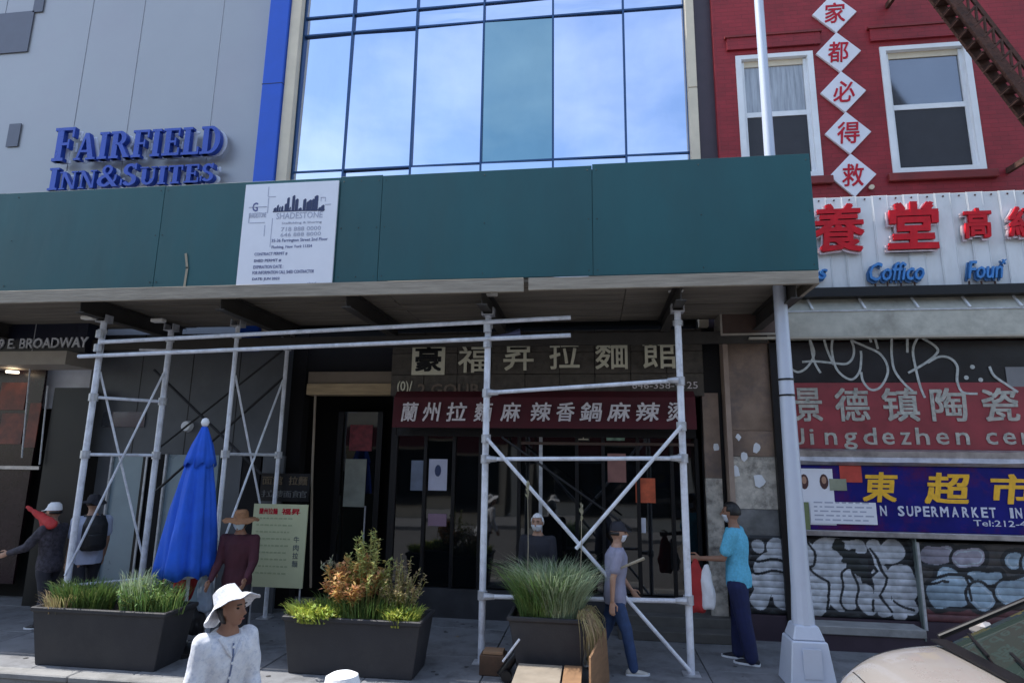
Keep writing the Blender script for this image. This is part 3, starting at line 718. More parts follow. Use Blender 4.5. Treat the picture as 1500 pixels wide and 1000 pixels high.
# graffiti shutters: real slats, painted along their relief
def seg(P, x1, y1, x2, y2, r):
    a = np.array([x1, y1], float); b = np.array([x2, y2], float); d = b-a; L2 = max((d**2).sum(), 1e-9)
    t = np.clip(((P-a)@d)/L2, 0, 1)[:, None]
    return np.linalg.norm(P-(a+t*d), axis=1)-r
def px_of(P):
    d = P-np.array([0, 0, CAM_H]); R3 = np.array([RT, -UP, FW]); c = d@R3.T
    return np.stack([750+FPX*c[:, 0]/c[:, 2], 500+FPX*c[:, 1]/c[:, 2]], 1)
def paint1(P):
    q = (px_of(P)-np.array([1080, 700]))*3.333
    q = q+6*np.sin(q[:, ::-1]*.045)
    L1 = [(105, 325, 105, 330, 28), (195, 345, 195, 350, 48), (140, 420, 210, 420, 55), (120, 500, 210, 480, 52), (115, 590, 130, 530, 45), (220, 590, 210, 500, 45)]
    L2_ = [(345, 350, 340, 390, 38), (420, 340, 425, 350, 48), (415, 430, 400, 600, 58), (480, 330, 500, 600, 44), (420, 620, 390, 640, 30)]
    L3 = [(668, 325, 700, 400, 30), (765, 350, 740, 370, 50), (620, 560, 640, 620, 42), (560, 480, 560, 600, 40), (700, 470, 720, 640, 40), (800, 480, 820, 560, 62), (790, 620, 790, 660, 34), (840, 610, 850, 640, 30), (520, 330, 600, 340, 30)]
    ds = [np.min([seg(q, *c)-9 for c in L], axis=0) for L in (L1, L2_, L3)]
    col = np.tile(np.array([.035, .04, .045]), (len(P), 1))
    rn = np.array([noise.noise(Vector((p[0]*1.6, p[2]*4, 0))) for p in P])
    rn2 = np.array([noise.noise(Vector((p[0]*9, p[2]*14, 3))) for p in P])
    dm = np.min(ds, axis=0)
    col[dm < 22] = (.012, .013, .016)
    for d in ds:
        m = d < 4
        base = np.array([.46, .48, .52])*(1+.35*rn[:, None]+.3*rn2[:, None])
        col[m] = base[m]
        m2 = (d > -6) & (d < 6); col[m2] = (.012, .014, .018)
    lines = [[(340, 300), (375, 350), (375, 420), (355, 435), (440, 510), (452, 600), (430, 670)], [(560, 420), (590, 560), (585, 650)], [(650, 340), (700, 430), (732, 490), (700, 570), (750, 655)], [(640, 440), (660, 470), (690, 450), (670, 425), (640, 440)], [(80, 400), (240, 400)], [(90, 460), (250, 455)], [(175, 590), (180, 640)], [(770, 600), (860, 650)], [(660, 640), (670, 590)]]
    for pl in lines:
        for a, b in zip(pl[:-1], pl[1:]):
            d = seg(q, *a, *b, 6.5); col[d < 0] = (.012, .014, .018)
    bl = np.min([seg(q, 500, 330, 560, 400, 34), seg(q, 560, 420, 620, 470, 26)], axis=0)+rn2*30
    col[bl < 0] = (.016, .02, .02)
    return col
def paint2(P):
    q = (px_of(P)-np.array([1080, 700]))*3.333
    q = q+4*np.sin(q[:, ::-1]*.05)
    B = [(935, 375, 1015, 375, 46), (1095, 388, 1165, 388, 48), (1010, 470, 1040, 480, 40), (1140, 486, 1262, 486, 32), (1350, 400, 1352, 400, 44), (1000, 560, 1080, 550, 78), (1180, 570, 1200, 590, 60), (1320, 560, 1420, 540, 62), (1480, 420, 1560, 520, 90)]
    col = np.tile(np.array([.05, .045, .045]), (len(P), 1))
    rn = np.array([noise.noise(Vector((p[0]*1.6, p[2]*4, 8))) for p in P])
    dm = np.min([seg(q, *b) for b in B], axis=0)
    low_ = q[:, 1] > 640
    col[low_] = (.10, .035, .04)
    col[dm < 20] = (.012, .013, .016)
    for i, b in enumerate(B):
        d = seg(q, *b)-7; m = d < 3
        base = (np.array([.31, .29, .35]) if i < 2 else np.array([.27, .36, .44]))*(1+.5*rn[:, None])
        col[m] = base[m]; m2 = (d > -10) & (d < 6); col[m2] = (.012, .014, .018)
        hl = (np.abs(d+22) < 3) & (rn > .0) ; col[hl] = (.45, .52, .58)
    for pl in ([(930, 520), (1000, 500), (1030, 510)], [(1100, 460), (1135, 520), (1140, 600)]):
        for a, b in zip(pl[:-1], pl[1:]): col[seg(q, *a, *b, 6) < 0] = (.012, .014, .018)
    return col
M_paint = vcolmat('spray_painted_steel', .55, .0)
def shutter(u0, u1, v0, v1, fn, label):
    x0, x1, z0, z1 = rect(u0, v0, u1, v1, SY)
    t = empty('roller_shutter', ((x0+x1)/2, SY, z0), label, 'shutter', 'graffitied roller shutters')
    ns = int(round((z1-z0)/.085)); hs = (z1-z0)/ns; nx = int((x1-x0)/.008); nz = 9
    for s in range(ns):
        zz0 = z0+s*hs; V = []
        for k in range(nz+1):
            tt = k/nz; yy = SY+.03-.013*math.sin(math.pi*min(1, tt*1.08))**.6 if tt < .93 else SY+.03
            for i in range(nx+1): V.append((x0+(x1-x0)*i/nx, yy, zz0+hs*tt))
        A = np.array(V); F_ = [(k*(nx+1)+i, k*(nx+1)+i+1, (k+1)*(nx+1)+i+1, (k+1)*(nx+1)+i) for k in range(nz) for i in range(nx)]
        me = bpy.data.meshes.new('slat'); off = wloc(t)
        me.from_pydata([(a-off.x, b-off.y, c-off.z) for a, b, c in V], [], F_)
        col = fn(A); ca = me.color_attributes.new('paint', 'FLOAT_COLOR', 'POINT')
        ca.data.foreach_set('color', np.concatenate([np.clip(col, 0, 1), np.ones((len(col), 1))], 1).ravel())
        me.materials.append(M_paint); me.shade_smooth(); link('slat', me, t)
    box('shutter_backing', M_black, t, x0, x1, SY+.05, SY+.08, z0, z1)
    box('guide_rail', M_galvd, t, x0-.06, x0-.003, SY-.02, SY+.08, z0-.1, z1)
    return x0, x1, z0, z1
sh1 = shutter(1078, 1343, 787, 903, paint1, 'roller shutter with silver bubble graffiti between the blue shirted man and the second shutter')
sh2 = shutter(1352, 1580, 797, 915, paint2, 'roller shutter with blue grey looping graffiti at the right edge')
box('sill_base', M_darktrim, sf, sh1[0]-.05, sh2[1], SY+.0, SY+.1, 0, min(sh1[2], sh2[2])-.004)
box('mid_post', mat('green_grey_post', (.2, .24, .23), .5, .3), sf, sh1[1]+.01, sh2[0]-.07, SY-.06, SY+.08, .1, w0-.08)
st = empty('shop_step', (3.6, SY-.3, 0), 'worn concrete step in front of the graffitied shutter', 'step')
x0 = at(1185, 910, SY-.3).x; x1 = at(1356, 920, SY-.3).x
box('step_slab', mat('step_stone', (.27, .27, .27), .75, var=.25, dirt=.5), st, x0, x1, SY-.32, SY-.005, .19, .29, bevel=.01)
box('riser', M_darktrim, st, x0+.03, x1-.03, SY-.29, SY-.01, 0, .188)

# metal clad corner between restaurant and shop
CY = 8.95
cp = empty('clad_corner_pier', (2.4, CY, 0), 'copper coloured pier, reflections painted as patches, with brown top box right of the noodle restaurant', 'pier')
x0, x1, z0, z1 = rect(1052, 440, 1136, 493, CY); box('top_box', M_brown, cp, x0, x1+.08, CY-.25, CY+.3, z0, 4.3)
box('box_lip', mat('pale_lip', (.40, .36, .31), .5), cp, x0-.03, x1+.08, CY-.27, CY+.3, z0-.03, z0-.003)
box('box_edge', mat('pale_lip', (.40, .36, .31), .5), cp, x0-.03, x0-.003, CY-.27, CY+.3, z0, 4.3)
xa, xb, za, zb = rect(1068, 496, 1131, 630, CY); zm = at(1100, 668, CY).z
box('copper_sheet', M_copper, cp, xa, xb, CY, CY+.3, za+.0, zb-.035)
box('copper_sheet', M_copper, cp, xa, xb, CY, CY+.3, zm, za-.006)
box('patchy_panel', M_marble, cp, xa, xb, CY+.01, CY+.3, at(1100, 745, CY).z, zm-.006)
box('lower_panel', mat('grime_grey_panel', (.16, .16, .16), .6, var=.5, dirt=.6, dscale=3), cp, xa, xb, CY+.015, CY+.3, 0, at(1100, 745, CY).z-.006)
box('edge_trim', mat('pale_brown_trim', (.36, .27, .22), .5, var=.2), cp, xa-.07, xa-.003, CY-.04, CY+.2, 0, zb-.035)
box('dark_gap', M_black, cp, at(1030, 600, CY).x, xa-.075, CY+.2, CY+.3, 0, 4.3)
q = rect(1033, 574, 1057, 700, CY); box('patchy_strip', M_copper, cp, q[0], q[1], CY+.12, CY+.19, q[2], q[3])
box('patchy_strip', M_marble, cp, q[0], q[1], CY+.12, CY+.19, .1, q[2]-.005)
for (u, v, w_) in ((1052, 655, .05), (1078, 690, .07), (1090, 668, .05), (1108, 655, .06), (1112, 705, .08), (1082, 640, .04)):
    c = at(u, v, CY-.01); MB().prism_xz([(c.x+w_*math.cos(a)*random.uniform(.6, 1.2), c.z+w_*1.3*math.sin(a)*random.uniform(.6, 1.2)) for a in [k*math.pi/4 for k in range(8)]], CY-.002 if u > 1060 else CY+.118, CY-.006 if u > 1060 else CY+.112).build('torn_sticker', M_white, cp)

# =================================================================== RESTAURANT
TY = 9.3
re = empty('noodle_restaurant', (-1.5, TY, 0), 'dark glazed restaurant front under the red awning behind the scaffold', 'restaurant')
xe0 = at(450, 700, TY).x; xe1 = at(575, 700, TY).x; xr1 = at(1040, 700, TY).x
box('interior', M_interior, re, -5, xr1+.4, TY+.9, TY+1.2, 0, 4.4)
zb_ = at(560, 578, TY).z
x0, x1, z0, z1 = rect(450, 562, 578, 578, TY-.1)
box('timber_lintel', M_wood, re, x0, x1, TY-.12, TY+.1, z0, z1)
box('upper_lintel', mat('brown_lintel', (.20, .16, .12), .7), re, x0-.02, x1, TY-.05, TY+.1, z1+.006, z1+.2)
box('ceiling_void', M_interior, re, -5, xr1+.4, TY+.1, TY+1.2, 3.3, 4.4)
MB().tube([at(462, 578, TY-.08), at(457, 700, TY-.08), at(455, 860, TY-.08)], .02, 8).build('door_frame', mat('tan_frame', (.30, .24, .18), .6), re)
# entry door glass, recessed
x0, x1, z0, z1 = rect(497, 600, 548, 850, TY+.5); box('door_glass', M_dglass, re, x0, x1, TY+.5, TY+.53, .02, 3.0)
box('door_stile', M_black, re, x0-.09, x0, TY+.48, TY+.55, 0, 3.0); box('door_stile', M_black, re, x1, x1+.09, TY+.48, TY+.55, 0, 3.0)
box('side_wall', M_black, re, xe1-.05, xe1+.02, TY, TY+.9, 0, 3.3)
q = rect(504, 672, 535, 742, TY+.48); box('door_reflection', mat('cream_green_reflection', (.30, .31, .26), .5, var=.3), re, q[0], q[1], TY+.485, TY+.497, q[2], q[3])  # cream sheet painted in place of a reflection in the door glass
q = rect(512, 622, 545, 660, TY+.48); box('door_reflection', mat('red_reflection', (.22, .03, .04), .5, var=.7, scale=9), re, q[0], q[1], TY+.485, TY+.497, q[2], q[3])  # red upper part of the same painted reflection
MB().tube([(x1-.12, TY+.46, .9), (x1-.12, TY+.46, 1.5)], .015, 8).build('door_handle', M_galvd, re)
# glazing bays
bays = [578, 622, 664, 703, 760, 792, 845, 884, 935, 985, 1022]
bx = [at(u, 700, TY).x for u in bays]
zbase = .42; zhead = at(800, 640, TY).z
for i in range(len(bx)-1):
    o = MB().box(-.5, .5, -.01, .01, -.5, .5).build('window_pane', M_dglass, re, local=True)
    hh = zhead-zbase; o.scale = (bx[i+1]-bx[i]-.04, 1, hh); o.location = Vector(((bx[i]+bx[i+1])/2, TY+.04, zbase+hh/2))-re.location
    o.rotation_euler = (R(random.uniform(-.8, .8)), 0, R(random.uniform(-1.5, 1.5)))
for i, x in enumerate(bx): box('mullion', M_galvd if i in (5,) else M_black, re, x-.025, x+.025, TY-.01, TY+.08, .3, zhead)
box('window_head', M_black, re, bx[0], bx[-1], TY-.012, TY+.1, zhead+.002, zhead+.3)
box('transom_bar', M_brown, re, bx[4]+.03, bx[-1]-.03, TY-.015, TY+.02, at(900, 652, TY).z, at(900, 648, TY).z)
box('stall_riser', mat('dark_riser', (.03, .03, .035), .5, var=.4), re, bx[0], bx[-1]+.1, TY-.02, TY+.1, 0, zbase-.02)
def rposter(m, u0, v0, u1, v1, name, label):
    return poster(name, m, u0, v0, u1, v1, TY+.022, label)
t, q = rposter(M_poster, 628, 672, 655, 718, 'window_poster', 'pale lilac portrait poster in the restaurant window left of the front post')
MB().prism_xz([((q[0]+q[1])/2+.05*math.cos(a), (q[2]+q[3])/2+.06+.09*math.sin(a)) for a in [k*math.pi/5 for k in range(10)]], TY+.017, TY+.014).build('portrait', M_ink, t)
rposter(mat('blue_grey_sheet', (.15, .18, .25), .5, var=.3), 602, 674, 620, 718, 'window_poster', 'dim blue grey poster beside the lilac poster in the restaurant window')
rposter(M_orange, 931, 700, 960, 736, 'window_poster', 'bright orange red poster in the restaurant window below the crossed braces')
rposter(M_pinkp, 890, 664, 917, 706, 'window_poster', 'dusty pink poster in the restaurant window above the walking person')
t, q = rposter(mat('black_sheet', (.02, .02, .02), .5), 845, 628, 864, 646, 'window_sign', 'small upright white character sign under the red awning')
put_text('character', '王', q[0]+.02, q[1]-.02, q[2]+.02, q[3]-.01, TY+.016, M_gold, t, .003, .01)
rposter(mat('green_white_print', (.22, .36, .28), .5, var=.8, scale=12), 888, 626, 915, 645, 'window_sign', 'small green and white picture under the red awning')
rposter(mat('pinkish_round', (.26, .16, .22), .5), 627, 752, 654, 770, 'window_poster', 'dull pink sheet low in the restaurant window')
rposter(M_plaq, 935, 758, 946, 780, 'window_poster', 'tiny white card in the window right of the walking person')
# steps at the restaurant
sp = empty('entrance_steps', (.8, 8.9, 0), 'three low dark steps leading up to the restaurant windows', 'steps')
M_stepd = mat('dark_step_stone', (.10, .095, .09), .8, var=.25, dirt=.5, dirtcol=(.05, .045, .04))
xs0 = at(905, 920, 8.9).x
for k, (yy, zt_) in enumerate(((8.62, .12), (8.9, .24), (9.12, .36))):
    box('step', M_stepd, sp, xs0, xr1+.15, yy, 9.27 if k == 2 else (8.897, 9.117)[k], 0, zt_, bevel=.008)
# stone sign board
gs = empty('stone_sign_board', (-.7, TY-.3, 3.3), 'dark stone sign board with pale gold noodle restaurant characters', 'sign')
x0, x1, z0, z1 = rect(574, 484, 1030, 580, TY-.25)
nx_, nz_ = 9, 3
for i in range(nx_):
    for j in range(nz_):
        a = x0+(x1-x0)*i/nx_; b = x0+(x1-x0)*(i+1)/nx_; c = z0+(z1-z0)*j/nz_; d = z0+(z1-z0)*(j+1)/nz_
        box('stone_tile', M_stone, gs, a+.003, b-.003, TY-.25+random.uniform(-.008, .006), TY-.1, c+.003, d-.003, bevel=.006)
box('backing', M_black, gs, x0, x1, TY-.098, TY+.08, z0, z1)
GYs = TY-.262
q = rect(604, 504, 652, 549, GYs); box('seal_panel', M_gold, gs, q[0], q[1], GYs-.02, GYs, q[2], q[3])
put_text('seal_character', '豪', q[0]+.05, q[1]-.05, q[2]+.05, q[3]-.04, GYs-.021, M_black, gs, .006, .03)
for ch, u0, v0, u1, v1 in (('福', 672, 507, 718, 546), ('昇', 738, 498, 782, 543), ('拉', 805, 495, 849, 541), ('麵', 872, 493, 920, 541), ('館', 940, 491, 990, 540)):
    q = rect(u0, v0, u1, v1, GYs); put_text('character', ch, *q, GYs-.02, M_gold, gs, .025, .012)
q = rect(582, 558, 604, 577, GYs); put_text('small_lettering', '(0)/', *q, GYs-.004, M_gold, gs, .006, .01)
q = rect(612, 562, 702, 579, GYs); put_text('faint_lettering', '2 GOUB', *q, GYs-.004, mat('dull_bronze_letter', (.17, .13, .10), .6), gs, .01, .02)
q = rect(926, 559, 1022, 569, GYs); put_text('phone_number', '646-358-1125', *q, GYs-.004, M_lettw, gs, .006, .006)
# red awning valance
av = empty('maroon_awning', (-.7, TY-.5, 2.9), 'maroon awning strip with white characters under the stone sign', 'awning')
x0, x1, z0, z1 = rect(575, 581, 1020, 627, TY-.45)
vs = [(x0, TY-.45, z0), (x1, TY-.45, z0), (x1, TY-.40, z1), (x0, TY-.40, z1), (x0, TY-.28, z1+.10), (x1, TY-.28, z1+.10), (x0, TY-.1, z1), (x1, TY-.1, z1), (x0, TY-.43, z0), (x1, TY-.43, z0)]
MB().add(vs, [(0, 1, 2, 3), (3, 2, 5, 4), (4, 5, 7, 6), (0, 3, 4, 6, 8), (1, 9, 7, 5, 2), (0, 8, 9, 1), (8, 6, 7, 9)]).build('awning_cloth', M_maroon, av)
for ch, u0, u1 in (('蘭', 588, 613), ('州', 619, 646), ('拉', 654, 684), ('麵', 694, 722), ('麻', 733, 763), ('辣', 777, 808), ('香', 815, 842), ('鍋', 849, 882), ('麻', 889, 924), ('辣', 931, 967), ('烫', 976, 1003)):
    q = rect(u0, 589, u1, 618, TY-.455); put_text('character', ch, q[0], q[1], q[2]+.01, q[3], TY-.458, M_lettw, av, .004, .02, shear=.15)

# =================================================================== SIDEWALK SHED
PY = 6.9
shd = empty('sidewalk_shed', (-2, 7.4, 0), 'sidewalk shed with dark green plywood parapet on silver scaffold posts', 'scaffold')
pzt = 5.74; pzb = 4.36
usm = [235, 495, 557, 868]; sxs = [-14, -11.5, -9.9] + [at(u, 330, PY).x for u in usm] + [at(1192, 300, PY).x]
for i, (a, b) in enumerate(zip(sxs[:-1], sxs[1:])):
    dz = random.uniform(-.012, .012)
    zt_ = pzt+dz
    if i == 3: pass
    o = box('parapet_panel', M_green, shd, a+.003, b-.003, PY+random.uniform(-.004, .004), PY+.022, pzb-random.uniform(0, .015), zt_, bevel=.002)
xe = sxs[-1]
box('parapet_panel', M_green, shd, xe-.022, xe-.0, PY+.03, 8.6, pzb, pzt-.02)
# screw heads along the panel edges
for a, b in zip(sxs[1:-1], sxs[2:]):
    for xq in (a+.05, (a+b)/2, b-.05):
        for zq in (pzb+.06, (pzb+pzt)/2, pzt-.07):
            o = MB().tube([(xq+random.uniform(-.01, .01), PY-.003, zq), (xq, PY-.006, zq)], .007, 6).build('screw', M_ibeam, shd)
# nails / seams battens
for a in sxs[1:-1]:
    box('batten', M_green, shd, a-.04, a+.04, PY+.024, PY+.06, pzb, pzt-.05)
# base timbers
box('edge_board', M_timber, shd, -14, at(767, 415, PY-.04).x, PY-.05, PY-.006, pzb-.185, pzb-.02, bevel=.004)
box('edge_board', M_timber, shd, at(774, 410, PY-.02).x, xe-.02, PY-.025, PY+.02, pzb-.165, pzb-.016, bevel=.004)
box('edge_board', M_timber, shd, xe-.05, xe-.005, PY+.024, 8.6, pzb-.16, pzb-.006)
# deck planks running along the shed
y = PY+.03; k = 0
while y < 8.95:
    w = .235
    a = -14; 
    for b in (-10.2, -6.4, -2.6, .4, xe-.06):
        box('deck_plank', M_plank, shd, a+.004, b-.004, y, y+w-.012, pzb-.06+random.uniform(-.008, .008), pzb-.018, bevel=.003); a = b
    y += w; k += 1
box('sun_blocking_sheet', M_plank, shd, -14, xe-.03, PY+.03, 8.96, pzb-.016, pzb+.0)  # added solid sheet, keeps sun stripes from falling through the plank slits
# crosswise dark beams over the frames
for X in (-12.4, -9.4, -6.63, -4.66, -3.0, -1.31, 1.0, 2.25):
    mb = MB(); z0 = pzb-.30; z1 = pzb-.075
    mb.box(X-.06, X+.06, PY+.08, 9.0, z1-.014, z1).box(X-.006, X+.006, PY+.08, 9.0, z0+.014, z1-.014).box(X-.06, X+.06, PY+.08, 9.0, z0, z0+.014)
    mb.build('cross_beam', M_ibeam, shd)
box('ledger_beam', M_ibeam, shd, -14, xe-.1, 8.72, 8.8, pzb-.47, pzb-.305)
ptop = pzb-.34
F1B = (at(229, 665, 8.0).x, 8.0); F2A = (at(330, 665, 7.8).x, 7.8); F2B = (at(408, 665, 8.8).x, 8.8)
posts = [(-6.63, 7.4), F1B, F2A, F2B, (-1.30, 7.4), (1.01, 7.4)]
for (X, Y) in posts:
    MB().tube([(X, Y, .0), (X, Y, ptop)], .040 if (Y < 7.5 or Y == 8.0) else .030, 14).build('post', M_galv, shd, smooth='auto')
    MB().box(X-.075, X+.075, Y-.075, Y+.075, ptop, ptop+.012).box(X-.075, X-.063, Y-.07, Y+.07, ptop+.012, ptop+.10).box(X+.063, X+.075, Y-.07, Y+.07, ptop+.012, ptop+.10).build('head_plate', M_galvd, shd)
    MB().tube([(X, Y, ptop-.16), (X, Y, ptop-.10)], .06, 8).build('coupler', M_galvd, shd)
    MB().box(X-.09, X+.09, Y-.09, Y+.09, 0.001, .012).build('base_plate', M_galvd, shd)
def pipe(p0, p1, r=.026, m=M_galv, nm='brace', n=10): return MB().tube([p0, p1], r, n).build(nm, m, shd, smooth='auto')
def coup(p, r=.045): 
    p = Vector(p); return MB().tube([p-Vector((0, 0, .05)), p+Vector((0, 0, .05))], r+.012, 8).build('coupler', M_galvd, shd)
# frame end braces (front to back)
for (Xa, Ya), (Xb, Yb), lv in (((-6.63, 7.4), F1B, (2.25, 3.0)), (F2A, F2B, (2.28, 1.12))):
    for z in lv: pipe((Xa, Ya, z), (Xb, Yb, z), .022); coup((Xa, Ya, z)); coup((Xb, Yb, z))
    pipe((Xa, Ya-.05, .75), (Xb, Yb-.05, 3.4), .015); pipe((Xa, Ya+.05, 3.35), (Xb, Yb+.05, .75), .015)
pipe((-6.61, 7.42, .62), (F1B[0], 7.98, .62), .018)
# back plane dark cross braces
pipe((-6.5, 8.3, 3.5), (-4.9, 8.75, 2.0), .02, M_darkpipe); pipe((-6.6, 8.76, 1.7), (-4.7, 8.8, 3.45), .02, M_darkpipe)
pipe((-6.6, 8.72, 2.35), (-4.7, 8.78, 3.9), .016, M_darkpipe)
# front bay
f = 7.34
def pj(u, v, y=f): 
    p = at(u, v, y); return p
for (a, b) in (((712, 575), (990, 557)), ((712, 672), (1003, 671)), ((710, 873), (1010, 880))):
    A, B = pj(*a), pj(*b); zz_ = (A.z+B.z)/2; A.x = -1.27; B.x = .98
    pipe(A, B, .025, nm='ledger'); 
    for P_, s in ((A, 1), (B, -1)):
        MB().tube([P_, P_+Vector((s*.12, 0, 0))], [.042, .030], 8).build('clamp', M_galvd, shd); coup((P_.x-s*.03, 7.4, P_.z))
pipe((-1.27, 7.30, 2.50), (.99, 7.30, .06), .022); pipe((.99, 7.27, 2.66), (-.22, 7.27, 1.28), .022)
coup((-1.29, 7.36, 2.5)); coup((1.0, 7.36, 2.66))
pipe(at(735, 640, 8.3), at(925, 775, 8.3), .016, M_darkpipe)
# long rails
A, B = pj(115, 522, 7.32), pj(836, 491, 7.32); pipe(A, B, .027, nm='rail')
A, B = pj(148, 501, 7.32), pj(836, 465, 7.32); pipe(A, B, .027, nm='rail')
for X in (-6.63, -1.30):
    for z in (3.66+.0*X, 3.85): coup((X, 7.36, z), .04)
# back short pipe and conduit
pipe(at(205, 512, 8.2), at(300, 514, 8.2), .02, M_galv, 'conduit')
MB().tube([at(690, 498, 8.3), at(745, 489, 8.3), at(762, 486, 8.3)], [.015, .015, .05], 8).build('conduit', mat('blue_grey_conduit', (.12, .14, .28), .5), shd)
# work lights
for (u, v, y) in ((718, 431, 7.3), (990, 425, 7.45), (130, 466, 7.35), (232, 470, 7.6)):
    c = at(u, v, y); MB().box(c.x-.09, c.x+.09, y-.05, y+.05, c.z-.02, c.z+.03).build('work_light', mat('white_plastic', (.75, .73, .68), .4), shd, bevel=.01)
# painter's splash on parapet
MB().ribbon([(at(272, 372, PY-.01).x, at(272, 372, PY-.01).z), (at(274, 392, PY-.01).x, at(274, 392, PY-.01).z), (at(270, 418, PY-.01).x, at(270, 418, PY-.01).z)], .03, PY-.006, PY-.009).build('paint_chip', mat('tan_chip', (.35, .3, .22), .7), shd)

# notice board on the parapet
nb = empty('notice_board', (at(420, 400, PY-.03).x, PY-.03, 4.4), 'white contractor notice board with dark skyline drawing on the green parapet', 'sign')
A = [at(361, 271, PY-.02), at(497, 265, PY-.02), at(486, 415, PY-.02), at(346, 420, PY-.02)]
nx0 = (A[0].x+A[3].x)/2; nx1 = (A[1].x+A[2].x)/2; nz0 = (A[2].z+A[3].z)/2; nz1 = (A[0].z+A[1].z)/2
NY = PY-.028
box('panel', M_board, nb, nx0, nx1, NY, PY-.007, nz0, nz1)
def c7(x, y):   # crop coordinates -> metres on the board (photo position)
    return at(330+x/5, 250+y/5, NY)
def n7(x0, y0, x1, y1): return rect(330+x0/5, 250+y0/5, 330+x1/5, 250+y1/5, NY)
sk = [(355, 375, 270), (378, 392, 250), (395, 405, 262), (410, 425, 258), (435, 450, 240), (452, 470, 195), (470, 480, 265), (490, 510, 180), (512, 535, 205), (536, 560, 270), (570, 592, 205), (594, 608, 225), (608, 632, 212), (634, 650, 205), (652, 680, 180), (682, 700, 265), (702, 726, 250)]
mb = MB()
for a, b, tp in sk:
    q = n7(a, tp, b, 296); mb.prism_xz([(q[0], q[2]), (q[1], q[2]), (q[1], q[3]-.01), ((q[0]+q[1])/2+.005, q[3]), (q[0], q[3]-.02)], NY-.001, NY-.004)
q = n7(350, 290, 728, 297); mb.box(q[0], q[1], NY-.005, NY-.0012, q[2], q[3]); mb.build('skyline_print', M_ink, nb)
for (x0, y0, x1, y1) in ((175, 265, 305, 270), (315, 120, 319, 190), (315, 190, 370, 194), (312, 200, 316, 310), (730, 245, 775, 249), (700, 195, 735, 199), (700, 195, 704, 225), (732, 195, 736, 225), (172, 320, 176, 385), (335, 350, 338, 560), (285, 400, 289, 480), (178, 380, 290, 384)):
    q = n7(x0, y0, x1, y1); box('drawn_line', M_inkl, nb, q[0], q[1], NY-.004, NY-.001, q[2], q[3])
def nt(s, x0, y0, x1, y1, m=M_inkl, off=.0):
    q = n7(x0, y0, x1, y1); put_text('printed_line', s, *q, NY-.001, m, nb, .003, off)
M_ink2 = mat('soft_navy_ink', (.10, .12, .28), .6)
nt('G', 200, 235, 240, 300, M_ink2, .02); nt('SHADESTONE', 175, 308, 300, 345, M_inkl); nt('SHADESTONE', 375, 305, 712, 350, M_inkl, -.01)
nt('Scaffolding & Shoring', 415, 372, 705, 392); nt('718 888 0000', 410, 410, 700, 440); nt('646 888 8000', 405, 452, 700, 480)
nt('35-36 Farrington Street 2nd Floor', 340, 495, 750, 525, M_ink2); nt('Flushing, New York 11354', 340, 545, 635, 572, M_ink2)
nt('CONTRACT PERMIT #', 215, 598, 455, 622, M_ink2); nt('SHED PERMIT #', 210, 648, 410, 670, M_ink2, .01); nt('EXPIRATION DATE :', 207, 692, 425, 716, M_ink2)
nt('FOR INFORMATION CALL SHED CONTRACTOR', 200, 730, 650, 754, M_ink2); nt('DATE: JUN 2022', 198, 782, 398, 806, M_ink2, .01); nt('shed', 600, 815, 665, 830)

# =================================================================== LAMP POST
LX, LYp = 2.17, 7.3
lpst = empty('lamp_post', (LX, LYp, 0), 'tall pale silver lamp post with square flared base at the right', 'lamp post')
prof = [(.098, .95), (.088, 2.0), (.078, 3.4), (.066, 5.2), (.058, 7.0), (.048, 10.5)]
MB().lathe(prof, (LX, LYp), 12).build('shaft', M_lamp, lpst, smooth='auto')
def frus(z0, r0, z1, r1, mb):
    vs = [(LX+a*r, LYp+b*r, z) for z, r in ((z0, r0), (z1, r1)) for a, b in ((-1, -1), (1, -1), (1, 1), (-1, 1))]
    return mb.add(vs, [(3, 2, 1, 0), (4, 5, 6, 7), (0, 1, 5, 4), (1, 2, 6, 5), (2, 3, 7, 6), (3, 0, 4, 7)])
frus(.001, .23, .46, .175, MB()).build('base', M_lamp, lpst, bevel=.012)
frus(.463, .16, .60, .115, MB()).build('base_cap', M_lamp, lpst, bevel=.012)
MB().lathe([(.115, .6), (.11, .7), (.098, .95)], (LX, LYp), 12).build('collar', M_lamp, lpst)
box('access_door', M_lamp, lpst, LX-.09, LX+.09, LYp-.226, LYp-.212, .12, .40)
for z in (3.0, 3.18): MB().lathe([(.088, z), (.088, z+.02)], (LX, LYp), 12).build('strap_band', M_black, lpst)

# =================================================================== FIRE ESCAPE STAIR
fe = empty('fire_escape_stair', (5.2, 8.2, 7.7), 'rusty iron fire escape stair crossing the top right corner', 'fire escape')
A0, B0 = at(1338, -45, 8.2), at(1535, 215, 8.2)
A0.y = 8.15; B0.y = 8.15
for yy in (8.0, 8.22):
    MB().bar(Vector((A0.x, yy, A0.z)), Vector((B0.x, yy, B0.z)), .05, .12).build('stringer', M_rust, fe)
nT = 16
for k in range(nT):
    t = (k+.5)/nT; p = A0.lerp(B0, t)
    MB().box(p.x-.10, p.x+.10, 8.015, 8.205, p.z-.01, p.z+.005).build('tread', M_rust, fe)
    MB().tube([(p.x-.09, 8.02, p.z-.03), (p.x-.09, 8.2, p.z-.03)], .012, 6).build('tread_bar', M_rust, fe)
for yy in (7.99, 8.56):
    a = Vector((A0.x, yy, A0.z+.75)); b = Vector((B0.x, yy, B0.z+.75))
for k in range(0, nT, 1):
    t = (k+.5)/nT; p = A0.lerp(B0, t)
    MB().tube([(p.x, 7.99, p.z), (p.x+.13, 7.99, p.z+.13)], .022, 6).build('lattice_bar', M_rust, fe)
    MB().tube([(p.x+.12, 7.985, p.z-.10), (p.x+.13, 7.985, p.z+.13)], .02, 6).build('lattice_bar', M_rust, fe)
